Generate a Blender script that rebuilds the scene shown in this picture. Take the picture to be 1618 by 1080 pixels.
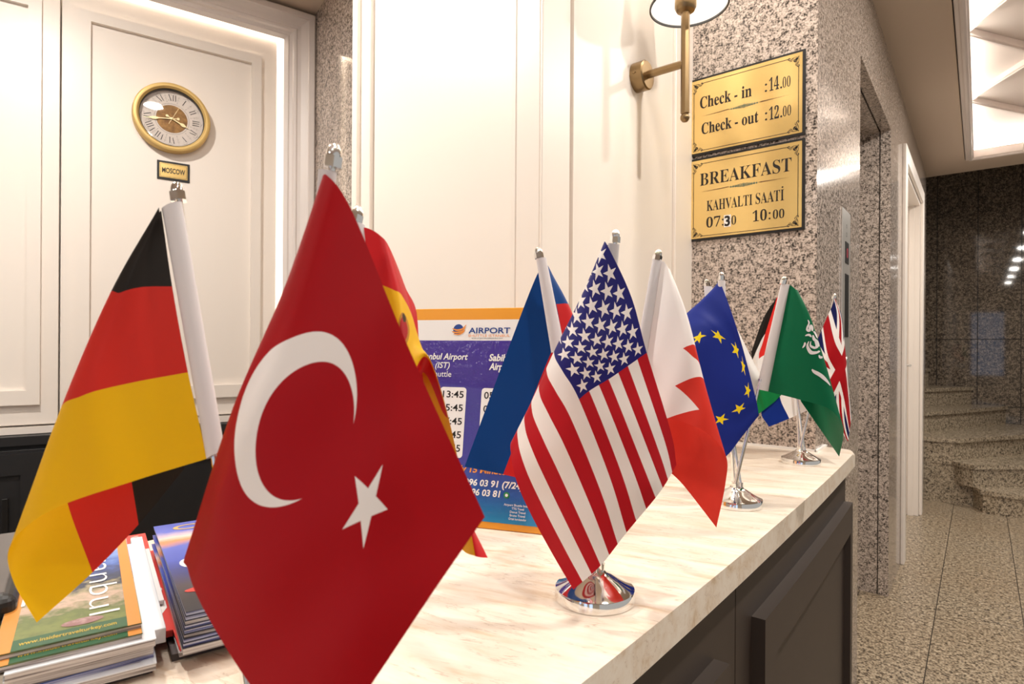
import bpy, bmesh, math, random
from mathutils import Vector, Matrix
random.seed(7)
S = bpy.context.scene
COL = S.collection
for o in list(bpy.data.objects):
    bpy.data.objects.remove(o)

# ------------------------------------------------------------------ camera
F, CX, HY, EYE = 930.0, 809.0, 547.0, 1.13
YAW, ROLL = math.radians(38.5), math.radians(0.35)
FW = Vector((-math.sin(YAW), math.cos(YAW), 0)); RT = Vector((math.cos(YAW), math.sin(YAW), 0)); UP = Vector((0, 0, 1))
EYEP = Vector((0, 0, EYE))
cam = bpy.data.cameras.new('camera'); camo = bpy.data.objects.new('camera', cam); COL.objects.link(camo)
cam.sensor_width = 36.0; cam.lens = F / 1618 * 36.0; cam.shift_y = (HY - 540.0) / 1618.0
cam.clip_start = 0.02; cam.clip_end = 60
cr, sr = math.cos(ROLL), math.sin(ROLL)
R_ = RT * cr + UP * sr; U_ = UP * cr - RT * sr
camo.matrix_world = Matrix(((R_.x, U_.x, -FW.x, 0), (R_.y, U_.y, -FW.y, 0), (R_.z, U_.z, -FW.z, EYE), (0, 0, 0, 1)))
cam.dof.use_dof = True; cam.dof.focus_distance = 0.85; cam.dof.aperture_fstop = 14.0
S.camera = camo

def ray(px, py):
    dx, dy = px - CX, py - HY
    x = cr * dx + sr * dy; y = -sr * dx + cr * dy
    return FW + RT * (x / F) - UP * (y / F)
def at(px, py, z):            # photo position + distance along the view axis -> place in the room
    return EYEP + ray(px, py) * z

# ------------------------------------------------------------------ world, exposure
W = bpy.data.worlds.new('world'); S.world = W; W.use_nodes = True
bg = W.node_tree.nodes['Background']; bg.inputs[0].default_value = (1.0, 0.96, 0.91, 1); bg.inputs[1].default_value = 0.36
vs = S.view_settings
vs.view_transform = 'Standard'; vs.look = 'None'; vs.gamma = 1.0; vs.exposure = 0.26; vs.use_curve_mapping = False

def lamp(name, kind, loc, energy, color, size=0.1, rot=(0, 0, 0), parent=None, spot=None):
    l = bpy.data.lights.new(name, kind); l.energy = energy; l.color = color
    if kind == 'AREA': l.shape = 'DISK'; l.size = size
    else: l.shadow_soft_size = size
    if spot: l.spot_size = math.radians(spot); l.spot_blend = 0.6
    o = bpy.data.objects.new(name, l); COL.objects.link(o); o.location = loc; o.rotation_euler = rot
    if parent: o.parent = parent; o.matrix_parent_inverse = Matrix.Translation(-parent.location)
    return o

# ------------------------------------------------------------------ node helper
def lin(c):
    return tuple((x / 12.92 if x <= .04045 else ((x + .055) / 1.055) ** 2.4) for x in c)
def rgb(r, g, b):
    return lin((r / 255, g / 255, b / 255)) + (1,)
class E:
    """a number in a node tree"""
    def __init__(s, t, k): s.t, s.k = t, k
    def op(s, o, *a):
        n = s.t.nodes.new('ShaderNodeMath'); n.operation = o
        for i, x in enumerate((s,) + a):
            if isinstance(x, E): s.t.links.new(x.k, n.inputs[i])
            else: n.inputs[i].default_value = x
        return E(s.t, n.outputs[0])
    def __add__(s, o): return s.op('ADD', o)
    def __sub__(s, o): return s.op('SUBTRACT', o)
    def __mul__(s, o): return s.op('MULTIPLY', o)
    def __truediv__(s, o): return s.op('DIVIDE', o)
    def lt(s, o): return s.op('LESS_THAN', o)
    def gt(s, o): return s.op('GREATER_THAN', o)
    def abs(s): return s.op('ABSOLUTE')
    def mod(s, o): return s.op('FLOORED_MODULO', o)
    def sqrt(s): return s.op('SQRT')
    def min(s, o): return s.op('MINIMUM', o)
    def max(s, o): return s.op('MAXIMUM', o)
def hyp(x, y): return (x * x + y * y).sqrt()
def col(t, c):
    n = t.nodes.new('ShaderNodeRGB'); n.outputs[0].default_value = c; return n.outputs[0]
def mixc(t, f, a, b):
    n = t.nodes.new('ShaderNodeMix'); n.data_type = 'RGBA'
    fk = f.k if isinstance(f, E) else f
    if isinstance(fk, (int, float)): n.inputs[0].default_value = fk
    else: t.links.new(fk, n.inputs[0])
    for i, c in ((6, a), (7, b)):
        if isinstance(c, tuple): n.inputs[i].default_value = c
        else: t.links.new(c, n.inputs[i])
    return n.outputs[2]
def star(x, y, R, turn=0.0):
    """1 inside a five pointed star of radius R whose tip points to -y"""
    a = x.op('ARCTAN2', y * -1.0) + turn
    r = hyp(x, y) / R
    a = ((a + math.pi / 5).mod(2 * math.pi / 5) - math.pi / 5).abs()
    X = r * a.op('COSINE'); Y = r * a.op('SINE')
    return (X * .2245 + Y * .691).lt(.2245)

def mat(name, color=(.8, .8, .8, 1), rough=.5, metal=0.0, **kw):
    m = bpy.data.materials.new(name); m.use_nodes = True
    b = m.node_tree.nodes['Principled BSDF']
    b.inputs['Base Color'].default_value = color if len(color) == 4 else tuple(color) + (1,)
    b.inputs['Roughness'].default_value = rough; b.inputs['Metallic'].default_value = metal
    for k, v in kw.items(): b.inputs[k].default_value = v
    return m
def bsdf(m): return m.node_tree.nodes['Principled BSDF']
def pos(t, scale=(1, 1, 1), rot=(0, 0, 0)):
    g = t.nodes.new('ShaderNodeNewGeometry'); mp = t.nodes.new('ShaderNodeMapping')
    mp.inputs['Scale'].default_value = scale; mp.inputs['Rotation'].default_value = rot
    t.links.new(g.outputs['Position'], mp.inputs['Vector']); return mp.outputs[0]
def noise(t, vec, scale, detail=2.0, rough=.5, dist=0.0):
    n = t.nodes.new('ShaderNodeTexNoise'); n.inputs['Scale'].default_value = scale; n.inputs['Detail'].default_value = detail
    n.inputs['Roughness'].default_value = rough; n.inputs['Distortion'].default_value = dist
    t.links.new(vec, n.inputs['Vector']); return n
def ramp(t, fac, stops, interp='LINEAR'):
    n = t.nodes.new('ShaderNodeValToRGB'); n.color_ramp.interpolation = interp
    e = n.color_ramp.elements
    while len(e) < len(stops): e.new(0.5)
    for x, (p, c) in zip(e, stops): x.position = p; x.color = c
    t.links.new(fac, n.inputs[0]); return n.outputs[0]
def bump(m, height, strength=.2, dist=.001):
    t = m.node_tree; b = t.nodes.new('ShaderNodeBump'); b.inputs['Strength'].default_value = strength; b.inputs['Distance'].default_value = dist
    t.links.new(height, b.inputs['Height']); t.links.new(b.outputs[0], bsdf(m).inputs['Normal'])

def granite(name, stops, scale=150, rough=.12, mottle=None):
    m = mat(name, rough=rough); t = m.node_tree; p = pos(t)
    a = noise(t, p, scale, 2.5, .55); b = noise(t, p, scale * .42, 2, .5)
    f = E(t, a.outputs[0]) * .62 + E(t, b.outputs[0]) * .38
    c = ramp(t, f.k, stops)
    if mottle:
        big = noise(t, p, 1.3, 3, .6)
        c = mixc(t, E(t, big.outputs[0]).op('SUBTRACT', .35) * 1.2, c, mixc(t, .55, c, mottle))
    t.links.new(c, bsdf(m).inputs['Base Color'])
    return m

# ------------------------------------------------------------------ materials
M = {}
M['granite'] = granite('pink_grey_granite', [(.35, rgb(34, 31, 30)), (.42, rgb(92, 84, 78)), (.47, rgb(150, 137, 127)), (.54, rgb(196, 180, 167)), (.66, rgb(222, 207, 196))], 205, .10)
M['granite_dark'] = granite('dark_granite', [(.38, rgb(26, 23, 21)), (.46, rgb(72, 64, 56)), (.54, rgb(124, 110, 95)), (.64, rgb(164, 146, 126))], 150, .04)
M['granite_floor'] = granite('floor_granite', [(.37, rgb(34, 29, 25)), (.43, rgb(84, 74, 62)), (.48, rgb(142, 127, 106)), (.55, rgb(182, 165, 140)), (.66, rgb(208, 193, 170))], 130, .3, rgb(150, 122, 88))
M['granite_step'] = granite('step_granite', [(.37, rgb(50, 44, 38)), (.44, rgb(112, 100, 84)), (.5, rgb(166, 150, 127)), (.62, rgb(200, 184, 160))], 140, .25)
M['grout'] = mat('dark_grout', rgb(58, 50, 43), .8)
M['white_panel'] = mat('white_satin_paint', rgb(240, 230, 219), .38)
M['white_door'] = mat('white_cabinet_paint', rgb(241, 231, 221), .35)
M['crown'] = mat('white_moulding_paint', rgb(232, 222, 216), .4)
M['ceiling'] = mat('ceiling_paint', rgb(214, 196, 178), .8)
M['plaster'] = mat('plaster', rgb(226, 214, 200), .8)
M['cab_dark'] = mat('dark_brown_laminate', rgb(58, 47, 40), .5)
M['cab_black'] = mat('black_laminate', rgb(34, 33, 34), .45)
M['chrome'] = mat('chrome', (.9, .89, .87, 1), .06, 1.0)
M['steel'] = mat('brushed_steel', (.66, .62, .57, 1), .36, .75)
M['brass'] = mat('polished_brass_plate', rgb(240, 206, 132), .2, .6)
M['brass_old'] = mat('antique_brass', rgb(146, 122, 88), .3, 1.0)
M['gold_paint'] = mat('gold_paint', rgb(214, 180, 112), .45, .35)
M['black'] = mat('black_plastic', rgb(22, 20, 19), .4)
M['ink'] = mat('black_ink', rgb(24, 18, 12), .5)
M['teal_ink'] = mat('teal_ink', rgb(52, 92, 84), .5)
M['brown_ink'] = mat('brown_ink', rgb(96, 66, 34), .5)
M['paper'] = mat('white_paper', rgb(238, 234, 230), .6)
M['white_cloth'] = mat('white_ribbon', rgb(222, 215, 214), .75)
m = mat('glass', (1, 1, 1, 1), .03); M['glass'] = m; t = m.node_tree
_tr = t.nodes.new('ShaderNodeBsdfTransparent'); _gl = t.nodes.new('ShaderNodeBsdfGlossy'); _gl.inputs['Roughness'].default_value = .02
_fr = t.nodes.new('ShaderNodeFresnel'); _fr.inputs[0].default_value = 1.35; _mx = t.nodes.new('ShaderNodeMixShader')
t.links.new(_fr.outputs[0], _mx.inputs[0]); t.links.new(_tr.outputs[0], _mx.inputs[1]); t.links.new(_gl.outputs[0], _mx.inputs[2]); t.links.new(_mx.outputs[0], t.nodes['Material Output'].inputs[0])
def emit(name, color, strength):
    m = mat(name, (0, 0, 0, 1)); b = bsdf(m); b.inputs['Emission Color'].default_value = color; b.inputs['Emission Strength'].default_value = strength
    return m
M['led'] = emit('led_strip', (1, .93, .82, 1), 14)
M['led_cab'] = emit('led_strip_cabinet', (1, .94, .80, 1), 22)
M['led_side'] = emit('led_strip_side', (1, .94, .80, 1), 6)
M['lens'] = emit('downlight_lens', (1, .93, .84, 1), 20)
M['diffuser'] = emit('lamp_diffuser', (1, .96, .9, 1), 18)
M['bulb'] = emit('frosted_bulb', (1, .97, .93, 1), 9)
M['pane'] = emit('daylit_window_pane', (.55, .7, 1, 1), 1.1)
M['red_led'] = emit('red_display', (1, .05, .1, 1), .5)
m = mat('lamp_shade_fabric', rgb(245, 240, 235), .8); M['shade'] = m

# marble laminate with long brown streaks
m = mat('cream_marble_laminate', rough=.28); M['marble'] = m; t = m.node_tree
p = pos(t, (1, 1, 1), (0, 0, math.radians(-14)))
mp = t.nodes.new('ShaderNodeMapping'); mp.inputs['Scale'].default_value = (5, 26, 26); t.links.new(p, mp.inputs[0])
n1 = noise(t, mp.outputs[0], 1.0, 6, .62, .9); n2 = noise(t, mp.outputs[0], 3.1, 5, .6, .6)
f = E(t, n1.outputs[0]) * .65 + E(t, n2.outputs[0]) * .35
c = ramp(t, f.k, [(.28, rgb(184, 150, 116)), (.37, rgb(216, 192, 164)), (.45, rgb(232, 216, 197)), (.6, rgb(240, 229, 214)), (.72, rgb(222, 202, 177))])
v = (E(t, n2.outputs[0]) - .5).abs()
v2 = ramp(t, n1.outputs[0], [(.42, (0, 0, 0, 1)), (.47, (1, 1, 1, 1)), (.52, (0, 0, 0, 1))])
thin = ramp(t, v.k, [(0.0, (1, 1, 1, 1)), (.022, (0, 0, 0, 1))])
mm = t.nodes.new('ShaderNodeMath'); mm.operation = 'MULTIPLY'; t.links.new(v2, mm.inputs[0]); t.links.new(thin, mm.inputs[1])
c = mixc(t, E(t, mm.outputs[0]) * .55, c, rgb(150, 108, 70))
t.links.new(c, bsdf(m).inputs['Base Color'])

# ------------------------------------------------------------------ mesh helpers
def link(name, me, m, parent=None, smooth=False):
    o = bpy.data.objects.new(name, me); COL.objects.link(o)
    if m is not None:
        ms = m if isinstance(m, list) else [m]
        for x in ms: me.materials.append(x if not isinstance(x, str) else M[x])
    if smooth:
        for f in me.polygons: f.use_smooth = True
    if parent:
        o.parent = parent; o.matrix_parent_inverse = base_inv(parent)
    return o
def base_inv(p):
    loc = Vector(p.location)
    q = p.parent
    while q is not None:
        loc = loc + Vector(q.location) - Vector(q.location); q = q.parent
    return Matrix.Translation(-loc)
def raw(name, verts, faces, m, parent=None, smooth=False):
    me = bpy.data.meshes.new(name); me.from_pydata([tuple(v) for v in verts], [], faces); me.update()
    bm = bmesh.new(); bm.from_mesh(me); bmesh.ops.recalc_face_normals(bm, faces=bm.faces); bm.to_mesh(me); bm.free()
    return link(name, me, m, parent, smooth)
def empty(name, loc, label=None, cat=None, group=None, kind=None):
    o = bpy.data.objects.new(name, None); COL.objects.link(o); o.location = loc; o.empty_display_size = .05
    tag(o, label, cat, group, kind); return o
def tag(o, label=None, cat=None, group=None, kind=None):
    if label: o['label'] = label
    if cat: o['category'] = cat
    if group: o['group'] = group
    if kind: o['kind'] = kind
    return o
WORLD = lambda a, b, c: Vector((a, b, c))
BOXF = [(0, 3, 2, 1), (4, 5, 6, 7), (0, 1, 5, 4), (1, 2, 6, 5), (2, 3, 7, 6), (3, 0, 4, 7)]
def bverts(lo, hi, fr=WORLD):
    (a, b, c), (d, e, f) = lo, hi
    return [fr(a, b, c), fr(d, b, c), fr(d, e, c), fr(a, e, c), fr(a, b, f), fr(d, b, f), fr(d, e, f), fr(a, e, f)]
def box(name, lo, hi, m, parent=None, fr=WORLD, bevel=0.0, seg=2):
    o = raw(name, bverts(lo, hi, fr), BOXF, m, parent)
    if bevel:
        bm = bmesh.new(); bm.from_mesh(o.data)
        bmesh.ops.bevel(bm, geom=bm.edges[:], offset=bevel, segments=seg, affect='EDGES', profile=.5)
        bm.to_mesh(o.data); bm.free()
    return o
def boxes(name, lst, m, parent=None, fr=WORLD):
    v, f = [], []
    for lo, hi in lst:
        k = len(v); v += bverts(lo, hi, fr); f += [tuple(i + k for i in q) for q in BOXF]
    return raw(name, v, f, m, parent)
def basis(d):
    d = d.normalized(); a = Vector((0, 0, 1)) if abs(d.z) < .9 else Vector((1, 0, 0))
    x = a.cross(d).normalized(); return x, d.cross(x).normalized()
def tubepts(pts, rads, n=16, turn=0.0):
    v, f = [], []
    for i, (p, r) in enumerate(zip(pts, rads)):
        d = (pts[min(i + 1, len(pts) - 1)] - pts[max(i - 1, 0)])
        x, y = basis(d)
        for k in range(n):
            a = 2 * math.pi * k / n + turn
            v.append(p + x * (math.cos(a) * r) + y * (math.sin(a) * r))
    for i in range(len(pts) - 1):
        for k in range(n):
            f.append((i * n + k, i * n + (k + 1) % n, (i + 1) * n + (k + 1) % n, (i + 1) * n + k))
    f.append(tuple(range(n))[::-1]); f.append(tuple(range((len(pts) - 1) * n, len(pts) * n)))
    return v, f
def tube(name, pts, rads, m, parent=None, n=16, smooth=True, turn=0.0):
    if not isinstance(rads, (list, tuple)): rads = [rads] * len(pts)
    v, f = tubepts([Vector(p) for p in pts], rads, n, turn)
    o = raw(name, v, f, m, parent, False)
    if smooth:
        for q in o.data.polygons:
            if len(q.vertices) == 4: q.use_smooth = True
        o.data.set_sharp_from_angle(angle=math.radians(50))
    return o
def lathe(name, prof, c, m, parent=None, n=48, axis=Vector((0, 0, 1)), sharp=40):
    """profile of (radius, height along axis)"""
    x, y = basis(axis); v, f = [], []
    for r, h in prof:
        for k in range(n):
            a = 2 * math.pi * k / n
            v.append(Vector(c) + axis * h + x * (max(r, 1e-5) * math.cos(a)) + y * (max(r, 1e-5) * math.sin(a)))
    for i in range(len(prof) - 1):
        for k in range(n):
            f.append((i * n + k, i * n + (k + 1) % n, (i + 1) * n + (k + 1) % n, (i + 1) * n + k))
    o = raw(name, v, f, m, parent, True)
    o.data.set_sharp_from_angle(angle=math.radians(sharp)); return o
def prism(name, poly, lo, hi, m, parent=None, fr=WORLD):
    """polygon in the frame's first two axes, extruded along the third"""
    n = len(poly)
    v = [fr(x, y, lo) for x, y in poly] + [fr(x, y, hi) for x, y in poly]
    f = [tuple(range(n))[::-1], tuple(range(n, 2 * n))] + [(i, (i + 1) % n, n + (i + 1) % n, n + i) for i in range(n)]
    return raw(name, v, f, m, parent)
def ribbon(pts, w, taper=True):
    """a brush stroke as quads in 2D"""
    v, f = [], []
    n = len(pts)
    for i, p in enumerate(pts):
        a, b = pts[max(i - 1, 0)], pts[min(i + 1, n - 1)]
        dx, dy = b[0] - a[0], b[1] - a[1]; l = math.hypot(dx, dy) or 1
        ww = w * (1 if not taper else (.25 + .75 * math.sin(math.pi * min(1, max(0, (i + .3) / (n - .4))))))
        v += [(p[0] - dy / l * ww / 2, p[1] + dx / l * ww / 2), (p[0] + dy / l * ww / 2, p[1] - dx / l * ww / 2)]
    for i in range(n - 1): f.append((2 * i, 2 * i + 1, 2 * i + 3, 2 * i + 2))
    return v, f
def smooth_path(pts, k=5):
    out = []
    n = len(pts)
    for i in range(n - 1):
        p0, p1, p2, p3 = pts[max(i - 1, 0)], pts[i], pts[i + 1], pts[min(i + 2, n - 1)]
        for j in range(k):
            t_ = j / k
            out.append(tuple(cr_(a, b, c_, d, t_) for a, b, c_, d in zip(p0, p1, p2, p3)))
    out.append(tuple(pts[-1])); return out
def cr_(a, b, c_, d, t_):
    return .5 * (2 * b + (c_ - a) * t_ + (2 * a - 5 * b + 4 * c_ - d) * t_ * t_ + (3 * b - a - 3 * c_ + d) * t_ ** 3)
def flat(name, shapes, fr, off, m, parent=None):
    """list of (verts2d, faces) laid on a frame plane at height off"""
    v, f = [], []
    for vv, ff in shapes:
        k = len(v); v += [fr(x, y, off) for x, y in vv]; f += [tuple(i + k for i in q) for q in ff]
    me = bpy.data.meshes.new(name); me.from_pydata([tuple(x) for x in v], [], f); me.update()
    return link(name, me, m, parent)
def rectshape(x0, y0, x1, y1): return ([(x0, y0), (x1, y0), (x1, y1), (x0, y1)], [(0, 1, 2, 3)])
def rrect(x0, y0, x1, y1, r, k=5):
    p = []
    for cx_, cy_, a0 in ((x1 - r, y1 - r, 0), (x0 + r, y1 - r, 90), (x0 + r, y0 + r, 180), (x1 - r, y0 + r, 270)):
        for i in range(k + 1):
            a = math.radians(a0 + 90 * i / k); p.append((cx_ + r * math.cos(a), cy_ + r * math.sin(a)))
    return (p, [tuple(range(len(p)))])
def disc(cx_, cy_, r, n=20, ry=None):
    ry = ry or r
    return ([(cx_ + r * math.cos(2 * math.pi * i / n), cy_ + ry * math.sin(2 * math.pi * i / n)) for i in range(n)], [tuple(range(n))])
def ring(cx_, cy_, r, w, n=40):
    v = []
    for i in range(n):
        a = 2 * math.pi * i / n; v += [(cx_ + r * math.cos(a), cy_ + r * math.sin(a)), (cx_ + (r - w) * math.cos(a), cy_ + (r - w) * math.sin(a))]
    return (v, [(2 * i, (2 * i + 2) % (2 * n), (2 * i + 3) % (2 * n), 2 * i + 1) for i in range(n)])
def outline(x0, y0, x1, y1, w):
    return [rectshape(x0, y0, x1, y0 + w), rectshape(x0, y1 - w, x1, y1), rectshape(x0, y0, x0 + w, y1), rectshape(x1 - w, y0, x1, y1)]

SERIF = {}
for i in range(26):
    SERIF[chr(65 + i)] = chr(0x1D400 + i); SERIF[chr(97 + i)] = chr(0x1D41A + i)
for i in range(10): SERIF[str(i)] = chr(0x1D7CE + i)
def glyphs(body, bold=0.0, shear=0.0, serif=False):
    c = bpy.data.curves.new('lettering', 'FONT'); c.body = ''.join(SERIF.get(x, x) for x in body) if serif else body
    c.offset = bold; c.shear = shear; c.resolution_u = 3
    o = bpy.data.objects.new('lettering', c); COL.objects.link(o); bpy.context.view_layer.update()
    me = bpy.data.meshes.new_from_object(o.evaluated_get(bpy.context.evaluated_depsgraph_get()))
    bpy.data.objects.remove(o); bpy.data.curves.remove(c)
    v = [(p.co.x, p.co.y) for p in me.vertices]; f = [tuple(q.vertices) for q in me.polygons]
    bpy.data.meshes.remove(me); return v, f
def text(name, body, fr, x0, y0, x1, h, off, m, parent, **kw):
    """lettering whose ink spans x0..x1 with baseline y0 and capital height h"""
    v, f = glyphs(body, **kw)
    if not v: return None
    ax, bx = min(p[0] for p in v), max(p[0] for p in v)
    sx = (x1 - x0) / (bx - ax); sy = h / .70
    return flat(name, [([(x0 + (p[0] - ax) * sx, y0 + p[1] * sy) for p in v], f)], fr, off, m, parent)

# ================================================================== THE ROOM
XE, YS, ZC, XP, YP = -0.323, 1.634, 2.44, -0.655, 0.916   # lift wall, sign wall, ceiling, pillar side, pillar front
ZT = 0.87                                                  # counter height

# floor: screed with granite tiles on it
fl = box('floor', (-3.4, -3.3, -.05), (3.2, 6.9, -.004), 'granite_floor'); tag(fl, kind='structure')
box('grout', (-.9, 1.9, -.004), (.9, 6.2, -.0022), 'grout', fl)
for i in range(-1, 4):
    for j in range(0, 9):
        x0 = -.727 + (i + 1) * .291; y0 = 1.95 + j * .6 - .0
        if y0 > 5.9: continue
        box('tile', (x0 + .0016, y0 + .0016, -.004), (x0 + .2894, y0 + .5984, random.uniform(-.0003, 0)), 'granite_floor', fl, bevel=.0006, seg=1)

# ceiling with the opening of the coffer
CX0, CX1, CY0, CY1 = -.07, .24, .3, 5.13
me_v, me_f = [], []
for lo, hi in (((-3.4, -3.3, ZC), (CX0, 5.49, ZC + .04)), ((CX1, -3.3, ZC), (3.2, 5.49, ZC + .04)), ((CX0, -3.3, ZC), (CX1, CY0, ZC + .04)), ((CX0, CY1, ZC), (CX1, 5.49, ZC + .04))):
    k = len(me_v); me_v += bverts(lo, hi); me_f += [tuple(i + k for i in q) for q in BOXF]
tag(raw('ceiling', me_v, me_f, 'ceiling'), kind='structure')
tag(box('ceiling_stairwell', (-2.6, 5.5, 3.7), (3.2, 6.95, 3.74), 'ceiling'), kind='structure')

# granite wall with the signs, lift wall with its opening and the door
WP = tag(box('wall_sign_pier', (-1.3, YS, 0), (XE, YS + .10, ZC), 'granite'), kind='structure')
v, f = [], []
for lo, hi in (((XE - .30, YS + .1, 0), (XE, 2.30, ZC)), ((XE - .30, 2.30, 2.152), (XE, 3.20, ZC)), ((XE - .30, 3.20, 0), (XE, 3.70, ZC)),
               ((XE - .30, 3.70, 2.20), (XE, 4.95, ZC)), ((XE - .30, 4.95, 0), (XE, 5.385, ZC))):
    k = len(v); v += bverts(lo, hi); f += [tuple(i + k for i in q) for q in BOXF]
# far jamb of the lift opening stands a little proud, as in the photo
wr = tag(raw('wall_lift', v, f, 'granite'), kind='structure')
box('jamb_slab', (XE - .27, 3.175, 0), (XE - .045, 3.20, 2.152), 'granite', wr)
box('jamb_slab', (XE - .040, 3.172, 0), (XE, 3.20, 2.152), 'granite', wr)
box('soffit_slab', (XE - .27, 2.30, 2.125), (XE - .045, 3.172, 2.152), 'granite', wr)
box('soffit_slab', (XE - .040, 2.30, 2.128), (XE, 3.172, 2.152), 'granite', wr)
d2 = tag(box('door_2', (XE - .42, 2.28, 0), (XE - .30, 3.2, 2.16), 'steel'), kind='structure')
box('door_seam', (XE - .302, 2.745, 0), (XE - .298, 2.751, 2.15), 'black', d2)

# white door with its frame
d1 = tag(box('door_1', (XE - .13, 3.76, .01), (XE - .09, 4.90, 2.14), 'white_door'), kind='structure')
box('door_casing', (XE, 3.685, 0), (XE + .018, 3.77, 2.205), 'white_door', d1, bevel=.004)
box('door_casing', (XE, 4.86, 0), (XE + .018, 4.95, 2.205), 'white_door', d1, bevel=.004)
box('door_casing', (XE, 3.77, 2.12), (XE + .018, 4.86, 2.205), 'white_door', d1, bevel=.004)
box('door_lining', (XE - .13, 4.83, 0), (XE, 4.86, 2.12), 'white_door', d1)
box('door_lining', (XE - .13, 3.77, 0), (XE, 3.80, 2.12), 'white_door', d1)
box('door_lining', (XE - .13, 3.80, 2.10), (XE, 4.83, 2.12), 'white_door', d1)
box('door_stop', (XE - .06, 4.815, 0), (XE - .03, 4.83, 2.10), 'white_door', d1)
h_ = box('door_handle', (XE - .09, 4.70, .98), (XE - .082, 4.735, 1.06), 'steel', d1)
tube('lever', [(XE - .085, 4.718, 1.02), (XE - .04, 4.718, 1.02), (XE - .035, 4.62, 1.02)], .008, 'steel', d1, 10)

# back wall of the stairwell: polished dark slabs
bw = tag(box('wall_back', (-2.6, 6.83, 0), (3.2, 6.95, 3.7), 'black'), kind='structure')
xs = [-.95, -.62, -.32, -.02, .28, .58, .88]
zs = [0, .62, 1.22, 3.7]
for i in range(len(xs) - 1):
    for j in range(3):
        box('slab', (xs[i] + .003, 6.80, zs[j] + .003), (xs[i + 1] - .003, 6.83, zs[j + 1] - .003), 'granite_dark', bw)
tag(box('wall_blocker_upper', (-2.6, 5.40, ZC + .04), (3.2, 5.49, 3.7), 'plaster'), kind='structure')  # unseen wall added above the ceiling edge to darken the stairwell
tag(box('wall_blocker_right', (1.5, 5.49, 0), (1.56, 6.83, 3.7), 'granite_dark'), kind='structure')  # unseen wall added to keep world light out of the stairwell
tag(box('wall_stair_left', (-2.65, 5.46, 0), (-2.6, 6.95, 3.7), 'granite_dark'), kind='structure')

# wall behind the photographer with tall windows (mirrored in the polished slabs)
WIN = [(-1.05, -.55, .5, 2.0), (-.2, .45, .5, 2.0), (.75, 1.5, .5, 2.0)]
v, f = [], []
prev = -3.4
for x0, x1, z0, z1 in WIN:
    for lo, hi in (((prev, -3.3, 0), (x0, -3.2, ZC)), ((x0, -3.3, 0), (x1, -3.2, z0)), ((x0, -3.3, z1), (x1, -3.2, ZC))):
        k = len(v); v += bverts(lo, hi); f += [tuple(i + k for i in q) for q in BOXF]
    prev = x1
k = len(v); v += bverts((prev, -3.3, 0), (3.2, -3.2, ZC)); f += [tuple(i + k for i in q) for q in BOXF]
tag(raw('wall_front', v, f, 'plaster'), kind='structure')
for i, (x0, x1, z0, z1) in enumerate(WIN):
    w_ = tag(box('window_%d' % (i + 1), (x0, -3.28, z0), (x1, -3.26, z1), 'pane'), kind='structure')
    boxes('window_frame', [((x0, -3.25, z0), (x1, -3.2, z0 + .05)), ((x0, -3.25, z1 - .05), (x1, -3.2, z1)), ((x0, -3.25, z0), (x0 + .04, -3.2, z1)), ((x1 - .04, -3.25, z0), (x1, -3.2, z1))], 'black', w_)

# left side: wall behind the cabinets, granite return between cabinets and pillar
Q = Vector((-2.066, 1.333, 0)); ang = math.radians(17.1)
DD = Vector((math.sin(ang), math.cos(ang), 0)); NN = Vector((math.cos(ang), -math.sin(ang), 0))
CF = lambda s, o, z: Q + DD * s + NN * o + UP * z           # along the cabinets, out of them, up
tag(box('wall_left', (-3.2, -.55, 0), (.2, -.45, ZC), 'plaster', fr=CF), kind='structure')
tag(box('wall_return', (.002, -.45, 0), (.06, 1.02, ZC), 'granite', fr=CF), kind='structure')

# white panelled pillar
pil = tag(box('wall_pillar', (-1.238, YP, 0), (XP, YS, ZC), 'white_panel'), kind='structure')
def strips(y_face, lst, nm='panel_moulding'):
    for lo, hi in lst: box(nm, lo, hi, 'white_panel', pil, bevel=.0015, seg=1)
P0, P1 = -1.163, -.721
# front face: flat stiles with a thin bead and a raised field
strips(0, [((-1.238, YP - .012, ZT), (-1.218, YP, ZC)), ((P0 - .010, YP - .014, ZT), (P0, YP, ZC)), ((P1, YP - .014, ZT), (P1 + .010, YP, ZC)),
           ((XP - .064, YP - .012, ZT), (XP, YP, ZC))])
box('panel_field', (P0 + .004, YP - .003, ZT), (P1 - .004, YP, ZC), 'white_panel', pil)
# side face
box('panel_moulding', (XP, YP - .012, ZT), (XP + .006, 1.000, ZC), 'white_panel', pil, bevel=.0015, seg=1)
box('panel_moulding', (XP, 1.006, ZT), (XP + .010, 1.016, ZC), 'white_panel', pil)
box('panel_moulding', (XP, 1.516, ZT), (XP + .010, YS, ZC), 'white_panel', pil, bevel=.0015, seg=1)
box('panel_field', (XP, 1.024, ZT), (XP + .002, 1.512, ZC), 'white_panel', pil)

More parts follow.
